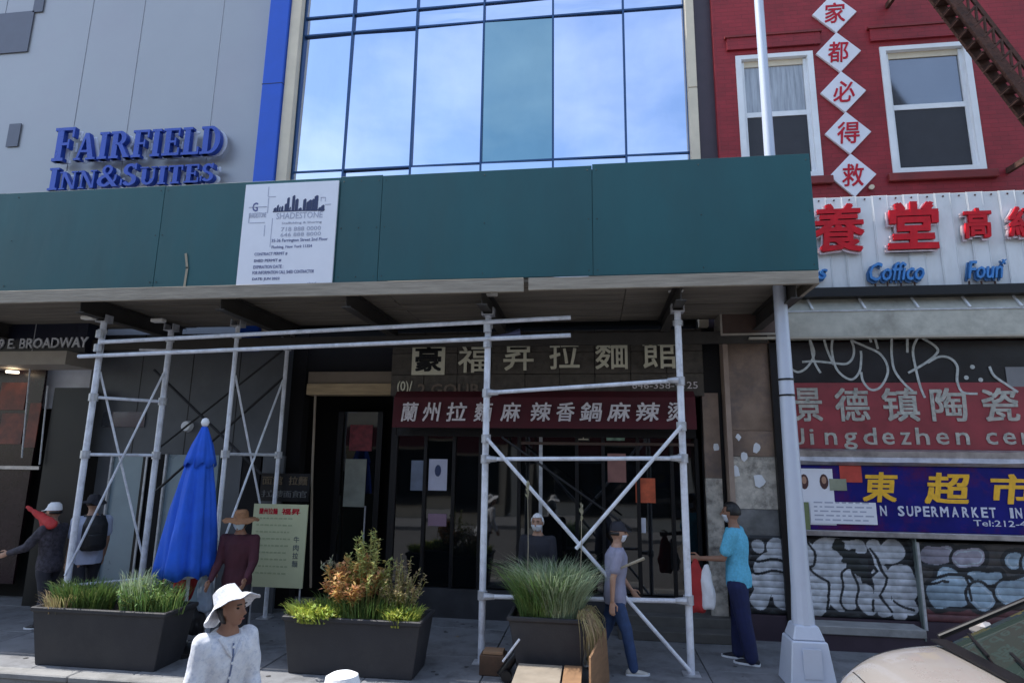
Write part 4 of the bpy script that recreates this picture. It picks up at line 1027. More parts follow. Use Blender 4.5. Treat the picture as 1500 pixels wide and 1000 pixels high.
MB().bar(Vector((A0.x+.15, 7.99, A0.z+.16)), Vector((B0.x+.15, 7.99, B0.z+.16)), .03, .05).build('upper_rail', M_rust, fe)
MB().bar(Vector((A0.x, 8.0, A0.z)), Vector((A0.x, 8.99, A0.z+.05)), .05, .08).build('wall_bracket', M_rust, fe)
MB().bar(Vector((B0.x, 8.0, B0.z)), Vector((B0.x, 8.99, B0.z+.05)), .05, .08).build('wall_bracket', M_rust, fe)

# =================================================================== OPPOSITE SIDE (seen in reflections only)
def opp(x0, x1, H, m, label):
    t = empty('tenement_building', ((x0+x1)/2, -6.5, 0), label, 'building', 'buildings across the street')
    box('wall', m, t, x0, x1, -9, -6.5, 0, H); n = max(2, int((x1-x0)/1.9)); w = (x1-x0)/n
    for i in range(n):
        for z in np.arange(4.2, H-1.6, 2.9):
            f = box('window', M_white, t, x0+w*i+w*.25, x0+w*i+w*.75, -6.5, -6.46, z, z+1.6)
            box('window_pane', M_dglass, t, x0+w*i+w*.29, x0+w*i+w*.71, -6.46, -6.45, z+.08, z+1.52)
    box('cornice', M_cream, t, x0, x1, -6.5, -6.2, H-.4, H); box('shop_band', M_maroon, t, x0, x1, -6.5, -6.4, 2.8, 3.6)
    box('shop_glass', M_dglass, t, x0+.3, x1-.3, -6.5, -6.44, .5, 2.7)
M_ob = mat('buff_brick', (.55, .47, .36), .8); M_oc = mat('brown_brick', (.30, .18, .13), .8); M_od = mat('cream_stucco', (.55, .52, .46), .8)
opp(-22, -12.2, 9.4, M_oc, 'brown brick building across the street to the left'); opp(-12, -3.2, 7.6, M_ob, 'buff brick building across the street')
opp(-3, 4.4, 8.6, M_od, 'cream stucco building across the street'); opp(4.6, 12.5, 9.8, M_oc, 'brown brick building across the street to the right'); opp(12.7, 24, 8.4, M_ob, 'buff brick building across the street far right')
#OBJECTS2
# =================================================================== PLANTERS AND PLANTS
def planter(loc, wt, wb, dt, db, h, label, m=M_planter):
    t = empty('planter_box', loc, label, 'planter')
    X, Y, Z = loc; mb = MB()
    def ring(w, d, z): return [(X+a*w/2, Y+b*d/2, Z+z) for a, b in ((-1, -1), (1, -1), (1, 1), (-1, 1))]
    rings = [ring(wb, db, .0), ring(wt-.02, dt-.02, h-.05), ring(wt+.02, dt+.02, h-.045), ring(wt+.02, dt+.02, h), ring(wt-.06, dt-.06, h), ring(wt-.09, dt-.09, h-.14)]
    vs = [p for r_ in rings for p in r_]; fs = [(3, 2, 1, 0)]
    for i in range(len(rings)-1):
        for k in range(4): fs.append((i*4+k, i*4+(k+1) % 4, (i+1)*4+(k+1) % 4, (i+1)*4+k))
    fs.append(tuple(len(vs)-4+k for k in range(4)))
    mb.add(vs, fs).build('tub', m, t, bevel=.008)
    box('soil', M_soil, t, X-wt/2+.05, X+wt/2-.05, Y-dt/2+.05, Y+dt/2-.05, Z+h-.12, Z+h-.06)
    return t
def veg(name, col, rough=.55, trans=.35, var=.35):
    if name in MATS: return MATS[name]
    m = bpy.data.materials.new(name); m.use_nodes = True; N = m.node_tree.nodes; K = m.node_tree.links.new; p = N['Principled BSDF']
    gi = N.new('ShaderNodeNewGeometry'); mr = N.new('ShaderNodeMapRange'); mr.inputs['To Min'].default_value = 1-var; mr.inputs['To Max'].default_value = 1+var*1.3
    K(gi.outputs['Random Per Island'], mr.inputs['Value'])
    hs = N.new('ShaderNodeHueSaturation'); hs.inputs['Color'].default_value = (*col, 1); K(mr.outputs[0], hs.inputs['Value'])
    m2 = N.new('ShaderNodeMapRange'); m2.inputs['To Min'].default_value = .46; m2.inputs['To Max'].default_value = .53
    ml = N.new('ShaderNodeMath'); ml.operation = 'FRACT'; mm = N.new('ShaderNodeMath'); mm.operation = 'MULTIPLY'; mm.inputs[1].default_value = 17.3
    K(gi.outputs['Random Per Island'], mm.inputs[0]); K(mm.outputs[0], ml.inputs[0]); K(ml.outputs[0], m2.inputs['Value']); K(m2.outputs[0], hs.inputs['Hue'])
    K(hs.outputs[0], p.inputs['Base Color']); p.inputs['Roughness'].default_value = rough
    tr = N.new('ShaderNodeBsdfTranslucent'); K(hs.outputs[0], tr.inputs['Color']); ms = N.new('ShaderNodeMixShader'); ms.inputs[0].default_value = trans
    K(p.outputs[0], ms.inputs[1]); K(tr.outputs[0], ms.inputs[2]); K(ms.outputs[0], N['Material Output'].inputs['Surface'])
    MATS[name] = m; return m
V_grass = veg('fresh_grass_green', (.10, .17, .045)); V_lime = veg('lime_groundcover', (.42, .50, .10)); V_mid = veg('mid_green_leaf', (.14, .24, .07))
V_rust = veg('coppery_leaf', (.66, .42, .18)); V_straw = veg('dry_straw', (.42, .35, .18)); V_sage = veg('sage_grass', (.38, .47, .31)); V_olive = veg('olive_brown_leaf', (.42, .44, .15)); V_pale = veg('pale_seed_head', (.42, .40, .28))
def blades(mb, cx, cy, cz, rx, ry, n, hmin, hmax, w, spread=.35, rnd=random):
    for _ in range(n):
        a = rnd.uniform(0, 6.283); rr = math.sqrt(rnd.random()); x = cx+rx*rr*math.cos(a); y = cy+ry*rr*math.sin(a)
        h = rnd.uniform(hmin, hmax); l = rnd.uniform(.1, 1)*spread*h; b = a+rnd.uniform(-.9, .9); dx, dy = math.cos(b)*l, math.sin(b)*l
        t = rnd.uniform(0, 6.283); wx, wy = math.cos(t)*w/2, math.sin(t)*w/2
        drop = h*rnd.uniform(0, .25)
        P = [(x, y, cz), (x+dx*.25, y+dy*.25, cz+h*.5), (x+dx*.65, y+dy*.65, cz+h*.85), (x+dx*1.1, y+dy*1.1, cz+h-drop*.4)]
        W_ = [1, .85, .55, .06]; vs = []
        for p, q in zip(P, W_): vs += [(p[0]-wx*q, p[1]-wy*q, p[2]), (p[0]+wx*q, p[1]+wy*q, p[2])]
        mb.add(vs, [(0, 1, 3, 2), (2, 3, 5, 4), (4, 5, 7, 6)])
def leaf(mb, p, d, L_, w, nrm):
    d = d.normalized(); s = d.cross(nrm)
    if s.length < .01: s = d.cross(Vector((1, 0, 0)))
    s.normalize(); n2 = s.cross(d)
    mb.add([p, p+d*L_*.45+s*w/2+n2*w*.15, p+d*L_, p+d*L_*.45-s*w/2+n2*w*.15, p+d*L_*.5], [(0, 1, 4), (1, 2, 4), (2, 3, 4), (3, 0, 4)])
def shrub(mb, st_, c, r, h, nst, nl, L_, w, rnd=random, base=.25):
    for _ in range(nst):
        a = rnd.uniform(0, 6.283); rr = r*math.sqrt(rnd.random()); hh = h*rnd.uniform(.55, 1)*(1-.35*(rr/r)**2)
        b = Vector(c)+Vector((math.cos(a)*rr*.3, math.sin(a)*rr*.3, 0)); e = Vector(c)+Vector((math.cos(a)*rr, math.sin(a)*rr, hh))
        m_ = (b+e)/2+Vector((rnd.uniform(-.03, .03), rnd.uniform(-.03, .03), hh*.08))
        st_.tube([b, m_, e], [.005, .004, .002], 4)
        for k in range(nl):
            t = base+(1-base)*rnd.random()
            p = b.lerp(m_, t*2) if t < .5 else m_.lerp(e, t*2-1)
            d = Vector((rnd.uniform(-1, 1), rnd.uniform(-1, 1), rnd.uniform(-.3, .9))); leaf(mb, p, d, L_*rnd.uniform(.6, 1.2), w*rnd.uniform(.7, 1.2), Vector((rnd.uniform(-.5, .5), rnd.uniform(-.5, .5), 1)))
def plant(loc, label, cat='plant', name='planter_plant'): return empty(name, loc, label, cat)
def finish(t, *parts):
    for nm, mb, m in parts:
        if mb.v:
            o = mb.build(nm, m, t); o['kind'] = 'stuff'

# planter 1 (left)
Zp = -.0
p1 = (-5.36, 6.72, .0); H1 = .60
planter(p1, 1.60, 1.42, .56, .46, H1, 'long charcoal planter box at the left below the blue umbrella')
t = plant((-5.72, 6.72, H1-.07), 'clump of fresh green grass filling the left end of the left planter')
mb = MB(); blades(mb, -5.75, 6.70, H1-.07, .34, .20, 1500, .10, .34, .012, .6); m2 = MB(); blades(m2, -5.9, 6.6, H1-.07, .2, .16, 250, .10, .24, .010, .7)
finish(t, ('grass_blade', mb, V_grass), ('grass_blade', m2, V_straw))
t = plant((-4.95, 6.72, H1-.07), 'looser green feathery plant in the right end of the left planter under the umbrella')
mb = MB(); s_ = MB(); shrub(mb, s_, (-4.95, 6.70, H1-.08), .34, .42, 70, 34, .055, .016); blades(mb, -4.9, 6.68, H1-.07, .36, .2, 700, .08, .36, .010, .5); m2 = MB(); blades(m2, -5.1, 6.66, H1-.07, .14, .12, 240, .2, .5, .009, .25)
finish(t, ('leaf', mb, V_mid), ('stem', s_, V_olive), ('grass_blade', m2, V_sage))
# planter 2 (middle)
p2 = (-2.58, 6.95, .0); H2 = .58
planter(p2, 1.52, 1.36, .58, .48, H2, 'long charcoal planter box in the middle behind the person in the white bucket hat')
t = plant((-3.0, 6.9, H2-.07), 'bright lime green ground cover spilling over the middle planter')
mb = MB(); blades(mb, -3.02, 6.86, H2-.07, .34, .22, 1300, .06, .20, .014, .9)
s_ = MB(); shrub(mb, s_, (-3.0, 6.82, H2-.07), .34, .19, 90, 22, .05, .024)
blades(mb, -2.08, 6.84, H2-.07, .20, .18, 600, .05, .2, .013, .8); shrub(mb, s_, (-2.08, 6.8, H2-.07), .2, .2, 45, 22, .05, .024)
mg = MB(); blades(mg, -2.55, 6.9, H2-.07, .5, .22, 1100, .10, .30, .010, .6)
finish(t, ('leaf', mb, V_lime), ('stem', s_, V_mid), ('grass_blade', mg, V_grass))
t = plant((-2.62, 6.98, H2-.07), 'shrub with coppery orange leaves rising from the middle planter')
mb = MB(); s_ = MB(); shrub(mb, s_, (-2.70, 6.98, H2-.06), .36, .72, 70, 30, .07, .036, base=.45); m2 = MB(); shrub(m2, s_, (-2.52, 6.98, H2-.06), .30, .98, 44, 28, .055, .026, base=.5)
finish(t, ('leaf', mb, V_rust), ('yellow_leaf', m2, V_olive), ('stem', s_, V_olive))
t = plant((-2.12, 7.0, H2-.07), 'twiggy shrub with pale brown seed heads at the right of the middle planter')
mb = MB(); s_ = MB(); shrub(mb, s_, (-2.14, 7.0, H2-.06), .28, .70, 60, 20, .045, .022, base=.45); finish(t, ('seed_head', mb, V_straw), ('stem', s_, V_olive))
t = plant((-3.05, 7.05, H2-.07), 'thin stalk with pale feathery tip at the left of the coppery shrub')
mb = MB(); s_ = MB(); s_.tube([(-3.0, 7.0, H2-.08), (-2.98, 7.0, .95), (-2.99, 7.0, 1.12)], .005, 5); shrub(mb, s_, (-2.99, 7.0, .98), .10, .16, 8, 12, .05, .018, base=.3); finish(t, ('seed_head', mb, V_pale), ('stem', s_, V_sage))
# planter 3 (on the plywood box)
p3 = (-.50, 7.12, .10); H3 = .53
planter(p3, .86, .66, .50, .42, H3, 'small black planter tub right of the front scaffold post')
for dx in (-.26, .26):
    for dy in (-.14, .14): box('foot', M_black, None, p3[0]+dx-.03, p3[0]+dx+.03, p3[1]+dy-.03, p3[1]+dy+.03, 0, .099).parent = bpy.data.objects['planter_box.002']
for o in list(bpy.data.objects):
    if o.name.startswith('foot'): o.location = -bpy.data.objects['planter_box.002'].location
zt3 = .1+H3-.07
t = plant((-.55, 7.1, zt3), 'tall bushy ornamental grass growing in the small black planter')
mb = MB(); blades(mb, -.56, 7.1, zt3, .26, .2, 2600, .16, .62, .008, .85); m2 = MB(); blades(m2, -.42, 7.08, zt3, .24, .18, 2400, .18, .66, .008, .85); m3 = MB(); blades(m3, -.55, 7.1, zt3, .2, .16, 200, .4, .68, .005, 1.0)
finish(t, ('grass_blade', mb, V_mid), ('pale_blade', m2, V_sage), ('seed_stalk', m3, V_pale))
t = plant((-.1, 7.1, zt3), 'dry straw coloured grass drooping over the right rim of the small planter')
mb = MB()
for k in range(420):
    a = random.uniform(-1.2, 1.2); l = random.uniform(.12, .34); x = -.16+random.uniform(-.06, .06); y = 7.05+random.uniform(-.16, .14); dx, dy = math.cos(a)*l*.6, math.sin(a)*l*.6
    z = zt3; h = random.uniform(.05, .16); dr = random.uniform(0, .45); w = .005
    mb.add([(x-w, y, z), (x+w, y, z), (x+dx*.5-w, y+dy*.5, z+h), (x+dx*.5+w, y+dy*.5, z+h), (x+dx-w*.5, y+dy, z+h*.5-dr*.35), (x+dx+w*.5, y+dy, z+h*.5-dr*.35), (x+dx*1.15, y+dy*1.1, z-dr)], [(0, 1, 3, 2), (2, 3, 5, 4), (4, 5, 6)])
finish(t, ('straw_blade', mb, V_straw))
for k, (u0, v0, u1, v1) in enumerate(((772, 890, 773, 712), (848, 880, 852, 745))):
    t = plant(at(u0, v0, 7.1), 'single tall pale reed standing above the small planter, %s one' % ('left' if k == 0 else 'right'), 'reed', 'tall_reed')
    a, b = at(u0, v0, 7.1), at(u1, v1, 7.1); s_ = MB().tube([a, (a+b)/2+Vector((.01, 0, 0)), b], [.006, .005, .003], 5); s_.build('stalk', V_pale, t)
    mb = MB()
    for j in range(40): leaf(mb, b+Vector((random.uniform(-.012, .012), random.uniform(-.01, .01), random.uniform(-.16, .03))), Vector((random.uniform(-.5, .5), random.uniform(-.5, .5), 1)), .05, .01, Vector((0, 1, 0)))
    mb.build('seed_head', V_pale, t)

# plywood crate in front of the small planter
pb = empty('plywood_crate', (-.55, 5.9, -.13), 'raw plywood crate with pale lid in front of the small planter', 'crate')
cz = .20
x0, x1 = -.78, -.16
box('side_panel', M_ply, pb, x1-.018, x1, 5.62, 7.6-.72, -.129, cz-.02)
box('front_panel', M_ply, pb, x0, x1-.02, 5.62, 5.638, -.129, cz-.02)
box('side_panel', M_ply, pb, x0, x0+.018, 5.64, 6.86, -.129, cz-.02)
box('lid', M_plytop, pb, x0-.02, x1-.19, 5.6, 6.8, cz-.018, cz, bevel=.003)
box('lid_strip', M_ply, pb, x1-.17, x1+.01, 5.6, 6.8, cz-.018, cz+.006, bevel=.003)
# tall timber panel right of the small planter
tb = empty('timber_board', (.0, 7.0, 0), 'upright raw timber board leaning at the right side of the small planter', 'board')
a = at(832, 905, 7.4); MB().add([(-.06, 6.45, 0.001), (.13, 7.05, 0.001), (.10, 7.1, .50), (-.06, 6.55, .36), (-.08, 6.47, 0.001), (.11, 7.07, 0.001), (.08, 7.12, .50), (-.08, 6.57, .36)], [(0, 1, 2, 3), (7, 6, 5, 4), (0, 4, 5, 1), (1, 5, 6, 2), (2, 6, 7, 3), (3, 7, 4, 0)]).build('board', M_ply, tb)
# small brown box and black bag with a silver stick
bb = empty('brown_box', on(722, 990, 0.0), 'small dark brown box on the pavement at the foot of the front post', 'box')
c = on(722, 990, 0.0)
box('carton', mat('dark_cardboard', (.09, .05, .03), .8, var=.5, bump=.4), bb, c.x-.15, c.x+.12, c.y, c.y+.22, .002, .20, bevel=.006)
box('flap', mat('tan_cardboard', (.28, .17, .10), .8), bb, c.x-.12, c.x+.10, c.y+.03, c.y+.19, .202, .235, bevel=.004)
bg_ = empty('folded_trolley', (-.95, 6.92, 0), 'black folded hand trolley with a silver handle beside the small planter', 'trolley')
MB().tube([(-1.0, 6.85, .05), (-.86, 6.95, .22), (-.79, 6.95, .36)], [.05, .045, .03], 8).build('folded_cloth', M_black, bg_, smooth=True)
MB().tube([(-.97, 6.82, .2), (-.80, 6.84, .42)], .012, 8).build('handle', M_galv, bg_)
MB().tube([(-.93, 6.80, .06), (-.93, 6.86, .06)], .055, 14).build('wheel', M_black, bg_); MB().tube([(-.78, 6.80, .06), (-.78, 6.86, .06)], .055, 14).build('wheel', M_black, bg_)

# =================================================================== UMBRELLA
UX, UY = -4.79, 7.12
um = empty('closed_umbrella', (UX, UY, 0), 'closed blue market umbrella with white ball finial behind the left planter', 'umbrella')
MB().tube([(UX, UY, .06), (UX, UY, 2.58)], .02, 10).build('pole', M_white, um)
MB().lathe([(.25, .001), (.25, .05), (.06, .07), (.05, .14)], (UX, UY), 20).build('base', M_black, um)
MB().lathe([(.012, 2.60), (.035, 2.62), (.05, 2.66), (.035, 2.70), (.01, 2.715)], (UX, UY), 14).build('finial', M_white, um, smooth=True)
def cloth(prof, n=96, nf=8, seed=0, lean=0):
    vs = []; fs = []
    for i, (r, z, fold) in enumerate(prof):
        for k in range(n):
            a = 2*math.pi*k/n
            f_ = 1+fold*(math.sin(a*nf+seed+.5*math.sin(3*a+z*2))*.6+math.sin(a*nf*2.1+seed+z*3)*.25)
            rr = r*f_+.012*noise.noise(Vector((math.cos(a)*2, math.sin(a)*2, z*3+seed)))
            vs.append((UX+lean*(2.6-z)+rr*math.cos(a), UY+rr*math.sin(a), z+(.03*math.sin(a*nf+1) if i == 0 else 0)))
    for i in range(len(prof)-1):
        for k in range(n):
            k2 = (k+1) % n; fs.append((i*n+k, i*n+k2, (i+1)*n+k2, (i+1)*n+k))
    return MB().add(vs, fs)
prof = [(.285, .86, .26), (.285, 1.0, .25), (.265, 1.3, .22), (.235, 1.6, .19), (.20, 1.85, .16), (.165, 2.05, .14), (.125, 2.25, .12), (.08, 2.42, .1), (.032, 2.58, .05)]
cn = cloth(prof, nf=7, lean=-.03).build('canopy', M_umb, um, smooth=True)
md = cn.modifiers.new('thickness', 'SOLIDIFY'); md.thickness = .004
cn = cloth([(.175, 2.14, .14), (.155, 2.25, .1), (.12, 2.38, .08), (.075, 2.5, .06), (.034, 2.605, .02)], nf=7, seed=2, lean=-.03).build('vent_cap', M_umb, um, smooth=True)
md = cn.modifiers.new('thickness', 'SOLIDIFY'); md.thickness = .004

# =================================================================== MENU BOARD
MYy = 8.3
q = rect(367, 738, 447, 860, MYy)
mn = empty('menu_board', ((q[0]+q[1])/2, MYy, 0), 'tall pale yellow menu board with red heading on thin legs behind the scaffold', 'sign')
box('panel', M_paper, mn, q[0], q[1], MYy, MYy+.02, q[2], q[3])
for x in (q[0]+.05, q[1]-.05): MB().tube([(x, MYy+.05, 0), (x, MYy+.035, q[3])], .012, 8).build('leg', M_galvd, mn)
u = rect(380, 744, 440, 753, MYy)
put_text('heading', '蘭州拉麵', u[0], u[0]+(u[1]-u[0])*.45, u[2], u[3], MYy-.001, M_redink, mn, .003, .03); put_text('heading', '福昇', u[0]+(u[1]-u[0])*.55, u[1], u[2], u[3], MYy-.001, M_redink, mn, .003, .03)
M_gi = mat('grey_green_ink', (.16, .18, .16), .6)
for k, ch in enumerate('牛肉拉麵'):
    z = q[3]-.42-k*.105; put_text('character', ch, q[1]-.17, q[1]-.09, z-.085, z, MYy-.001, M_gi, mn, .003, .02)
for k in range(9):
    z = q[3]-.2-k*.09; x = q[0]+.06
    while x < q[1]-.26: w = random.uniform(.02, .06); box('menu_line', mat('faint_green_ink', (.36, .40, .24), .6), mn, x, x+w, MYy-.003, MYy-.0005, z, z+.02); x += w+.02
q2 = rect(384, 697, 450, 730, 8.9)
M_wood = mat('dim_tan_letter', (.12, .085, .05), .6)
al = empty('address_lettering_panel', ((q2[0]+q2[1])/2, 8.9, q2[2]), 'dim panel of small tan and pale letters above the yellow menu board', 'sign')
box('panel', M_black, al, q2[0]-.03, q2[1]+.03, 8.9, 8.93, q2[2]-.04, q2[3]+.04)
put_text('lettering', '面館', q2[0], q2[0]+.32, q2[2]+.2, q2[3], 8.899, M_wood, al, .01, .02); put_text('lettering', '拉麵', q2[0]+.42, q2[1], q2[2]+.2, q2[3], 8.899, M_wood, al, .01, .02); put_text('lettering', '拉麵館', q2[0], q2[1], q2[2]+.02, q2[2]+.12, 8.899, mat('dim_grey_letter', (.12, .12, .12), .6), al, .01, .0)

# =================================================================== PEOPLE
def cap_mesh(mb, p0, p1, r0, r1, n=12, sq=1.0, side=None):
    """rounded tapered limb; sq flattens along `side`"""
    p0, p1 = Vector(p0), Vector(p1); d = p1-p0; L_ = d.length; d.normalize()
    s1 = (side or Vector((1, 0, 0))); s1 = (s1-d*s1.dot(d))
    if s1.length < .05: s1 = Vector((0, 1, 0))-d*d.y
    s1.normalize(); s2 = d.cross(s1)
    rings = []
    for a in (80, 55, 25): rings.append((-math.sin(R(a))*r0, math.cos(R(a))*r0))
    for t in (0, .5, 1): rings.append((L_*t, r0+(r1-r0)*t))
    for a in (25, 55, 80): rings.append((L_+math.sin(R(a))*r1, math.cos(R(a))*r1))
    vs = []
    for h, r in rings:
        for k in range(n):
            a = 2*math.pi*k/n; vs.append(p0+d*h+s1*math.cos(a)*r+s2*math.sin(a)*r*sq)
    m = len(rings)
    mb.add(vs, [(i*n+k, i*n+(k+1) % n, (i+1)*n+(k+1) % n, (i+1)*n+k) for i in range(m-1) for k in range(n)]+[tuple(range(n-1, -1, -1)), tuple((m-1)*n+k for k in range(n))])
def loft(mb, rings, n=20):
    """rings: (centre, axis_x, axis_y) ellipses"""
    vs = []
    for c, ax, ay in rings:
        for k in range(n):
            a = 2*math.pi*k/n; vs.append(Vector(c)+Vector(ax)*math.cos(a)+Vector(ay)*math.sin(a))
    m = len(rings)
    mb.add(vs, [(i*n+k, i*n+(k+1) % n, (i+1)*n+(k+1) % n, (i+1)*n+k) for i in range(m-1) for k in range(n)]+[tuple(range(n-1, -1, -1)), tuple((m-1)*n+k for k in range(n))])
def remesh(name, mb, m, parent, voxel=.011, smooth=4, fold=0, fscale=9):
    o = mb.build(name, None, parent, local=True)
    md = o.modifiers.new('r', 'REMESH'); md.mode = 'VOXEL'; md.voxel_size = voxel; md.use_smooth_shade = True
    ms = o.modifiers.new('s', 'SMOOTH'); ms.iterations = smooth; ms.factor = .5
    dg = bpy.context.evaluated_depsgraph_get(); me = bpy.data.meshes.new_from_object(o.evaluated_get(dg))
    if fold:
        nn = len(me.vertices); co = np.zeros(nn*3); no = np.zeros(nn*3); me.vertices.foreach_get('co', co); me.vertices.foreach_get('normal', no)
        co = co.reshape(-1, 3); no = no.reshape(-1, 3)
        h = np.array([noise.noise(Vector((c[0]*fscale, c[1]*fscale, c[2]*fscale*.55+7)))+.5*noise.noise(Vector((c[0]*fscale*2.3, c[1]*fscale*2.3, c[2]*fscale*1.2))) for c in co])
        co += no*h[:, None]*fold; me.vertices.foreach_set('co', co.ravel())
    old = o.data; o.modifiers.clear(); o.data = me; bpy.data.meshes.remove(old)
    me.materials.clear(); me.materials.append(m); me.shade_smooth(); me.name = name
    return o
def rotx(v, a): c, s = math.cos(a), math.sin(a); return Vector((v.x, v.y*c-v.z*s, v.y*s+v.z*c))
def roty(v, a): c, s = math.cos(a), math.sin(a); return Vector((v.x*c+v.z*s, v.y, -v.x*s+v.z*c))

def person(loc, heading, H, label, shirt, pants, skin=M_skin, legs=((0, 0), (0, 0)), arms=((5, 6, 12), (5, 6, 12)), lean=3, sleeve='short',
           hair=M_hair, hat=None, mask=None, shoes=None, head_turn=0, head_tilt=0, shorts=False, fold=.006, voxel=.011, loose=1.0, skirt=False, longhair=False, female=False, pw=1.0, hats=1.0, hatoff=(0, 0)):
    """local frame: +y forward, +x the person's right ... heading in degrees clockwise from world +y"""
    t = empty('person', loc, label, 'person', None, -R(heading))
    k = H/1.75
    th, sh_, ft = .43*k, .42*k, .25*k
    hipw = .095*k; shw = (.160 if female else .195)*k
    hips = {}; feet = []
    J = {}
    low_ = 1e9
    for s, (sw_, kn) in zip((1, -1), legs):
        hp = Vector((s*hipw, 0, 0)); kd = rotx(Vector((0, 0, -1)), R(sw_)); kp = hp+kd*th; ad = rotx(Vector((0, 0, -1)), R(sw_-kn)); ap = kp+ad*sh_
        J[s] = [hp, kp, ap, ad]; low_ = min(low_, ap.z-.075*k)
    for s in J: J[s][:3] = [p-Vector((0, 0, low_)) for p in J[s][:3]]
    pel = Vector((0, 0, -low_)); up = rotx(Vector((0, 0, 1)), -R(lean)); fw = rotx(Vector((0, 1, 0)), -R(lean)); X = Vector((1, 0, 0))
    chest = pel+up*.36*k; neckb = pel+up*.535*k; shz = pel+up*.468*k
    headc = pel+up*.575*k+fw*.02*k+Vector((0, 0, .115*k))
    body = MB(); top = MB(); bot = MB()
    def torso(mb, g, z0=-.06, z1=.545):
        T = [(-.13, .158, .112), (-.10, .160, .114), (-.04, .168, .120), (.04, .158, .112), (.12, .142, .102), (.22, .150, .110), (.33, .172, .120), (.42, .180, .112), (.465, .160, .092), (.50, .112, .074), (.525, .082, .066), (.56, .062, .060)]
        rs = []
        for h, rx, ry in T:
            if z0 <= h <= z1: rs.append((pel+up*h*k, X*(rx*k+g), fw*(ry*k+g)))
        loft(mb, rs)
    torso(body, 0, -.1, .56)
    cap_mesh(body, neckb-up*.03*k, headc-Vector((0, 0, .05*k)), .058*k, .054*k)
    for s in (1, -1):
        hp, kp, ap, ad = J[s]
        cap_mesh(body, hp+Vector((0, 0, -.01)), kp, .082*k, .052*k); cap_mesh(body, kp, ap, .052*k, .036*k)
    HW = []
    for s, (sw_, out, el) in zip((1, -1), arms):
        sp_ = shz+X*s*shw; dd = roty(rotx(Vector((0, 0, -1)), R(sw_-lean)), -s*R(out)); ep = sp_+dd*.29*k
        d2 = roty(rotx(Vector((0, 0, -1)), R(sw_+el-lean)), -s*R(out*.5)); wp = ep+d2*.25*k
        cap_mesh(body, sp_-Vector((0, 0, .01)), ep, .048*k, .036*k); cap_mesh(body, ep, wp, .037*k, .025*k)
        # hand
        sd = rotx(Vector((0, 1, 0)), R(sw_+el)); pc = wp+d2*.05*k
        cap_mesh(body, wp+d2*.01*k, wp+d2*.075*k, .028*k, .038*k, sq=.42, side=sd)
        for j, fl in enumerate((.068, .078, .074, .058)):
            b0_ = wp+d2*.085*k+sd*(.028-.019*j)*k; cur = rotx(d2, R(22)); m0 = b0_+d2*fl*.55*k; e0 = m0+(cur*.9-X*s*.35).normalized()*fl*.5*k
            cap_mesh(body, b0_, m0, .0095*k, .009*k, 8); cap_mesh(body, m0, e0, .009*k, .0078*k, 8)
        tb0 = wp+d2*.03*k+sd*.028*k; cap_mesh(body, tb0, tb0+(d2*.6+sd*.6).normalized()*.045*k, .012*k, .0105*k, 8); cap_mesh(body, tb0+(d2*.6+sd*.6).normalized()*.045*k, tb0+(d2*.9+sd*.35).normalized()*.085*k, .0105*k, .009*k, 8)
        HW.append((wp, d2, wp+d2*.1*k))
        if sleeve: cap_mesh(top, neckb-up*.045*k, sp_, .050*k, .052*k); cap_mesh(top, sp_-X*s*.07*k, sp_, .062*k, .064*k)
        if sleeve == 'short': cap_mesh(top, sp_, sp_+dd*.19*k, .068*k*loose, .064*k*loose)
        elif sleeve == 'long': cap_mesh(top, sp_, ep, .068*k*loose, .056*k*loose); cap_mesh(top, ep, wp-d2*.01, .056*k*loose, .042*k*loose)
    # head
    ht, hl = R(head_turn), R(head_tilt)
    def hd(p):  # head local -> body local
        p = rotx(Vector(p)*k, hl); c, s = math.cos(-ht), math.sin(-ht); return headc+Vector((p.x*c-p.y*s, p.x*s+p.y*c, p.z))
    vs = []; fs = []; nu, nv = 60, 46
    for j in range(nv+1):
        ph = math.pi*j/nv
        for i in range(nu):
            a = 2*math.pi*i/nu; x, y, z = math.sin(ph)*math.cos(a), math.sin(ph)*math.sin(a), math.cos(ph)
            rx, ry, rz = .076, .098, .118
            X_, Y_, Z_ = x*rx, y*ry, z*rz
            if z < 0: tpr = 1+z*.32; X_ *= tpr; Y_ *= (1+z*.12) if y > 0 else (1+z*.35)
            if y > .3:
                Y_ -= .012*math.exp(-((Z_-.012)/.02)**2)*math.exp(-((abs(X_)-.032)/.018)**2)     # eye sockets
                Y_ += .034*math.exp(-((Z_+.026)/.017)**2)*math.exp(-(X_/.015)**2)                # nose
                Y_ += .018*math.exp(-((Z_-.0)/.024)**2)*math.exp(-(X_/.011)**2)
                Y_ += .014*math.exp(-((Z_+.062)/.013)**2)*math.exp(-(X_/.026)**2)               # lips
                Y_ += .030*math.exp(-((Z_+.098)/.024)**2)*math.exp(-(X_/.036)**2)                 # chin
                Y_ += .007*math.exp(-((Z_-.034)/.012)**2)*math.exp(-(X_/.05)**2)                 # brow
            vs.append(hd((X_, Y_, Z_)))
    for j in range(nv):
        for i in range(nu): fs.append((j*nu+i, j*nu+(i+1) % nu, (j+1)*nu+(i+1) % nu, (j+1)*nu+i))
    body.add(vs, fs)
    for s in (1, -1): loft(body, [(hd((s*.070, -.006, -.035)), hd((s*.070, .008, -.035))-hd((s*.070, -.006, -.035)), hd((s*.078, -.006, -.035))-hd((s*.070, -.006, -.035))), (hd((s*.082, -.012, .0)), hd((0, .020, 0))-hd((0, 0, 0)), hd((.008, 0, 0))-hd((0, 0, 0))), (hd((s*.080, -.010, .022)), hd((0, .012, 0))-hd((0, 0, 0)), hd((.006, 0, 0))-hd((0, 0, 0)))], 10)
    remesh('body', body, skin, t, voxel*.64, 2)
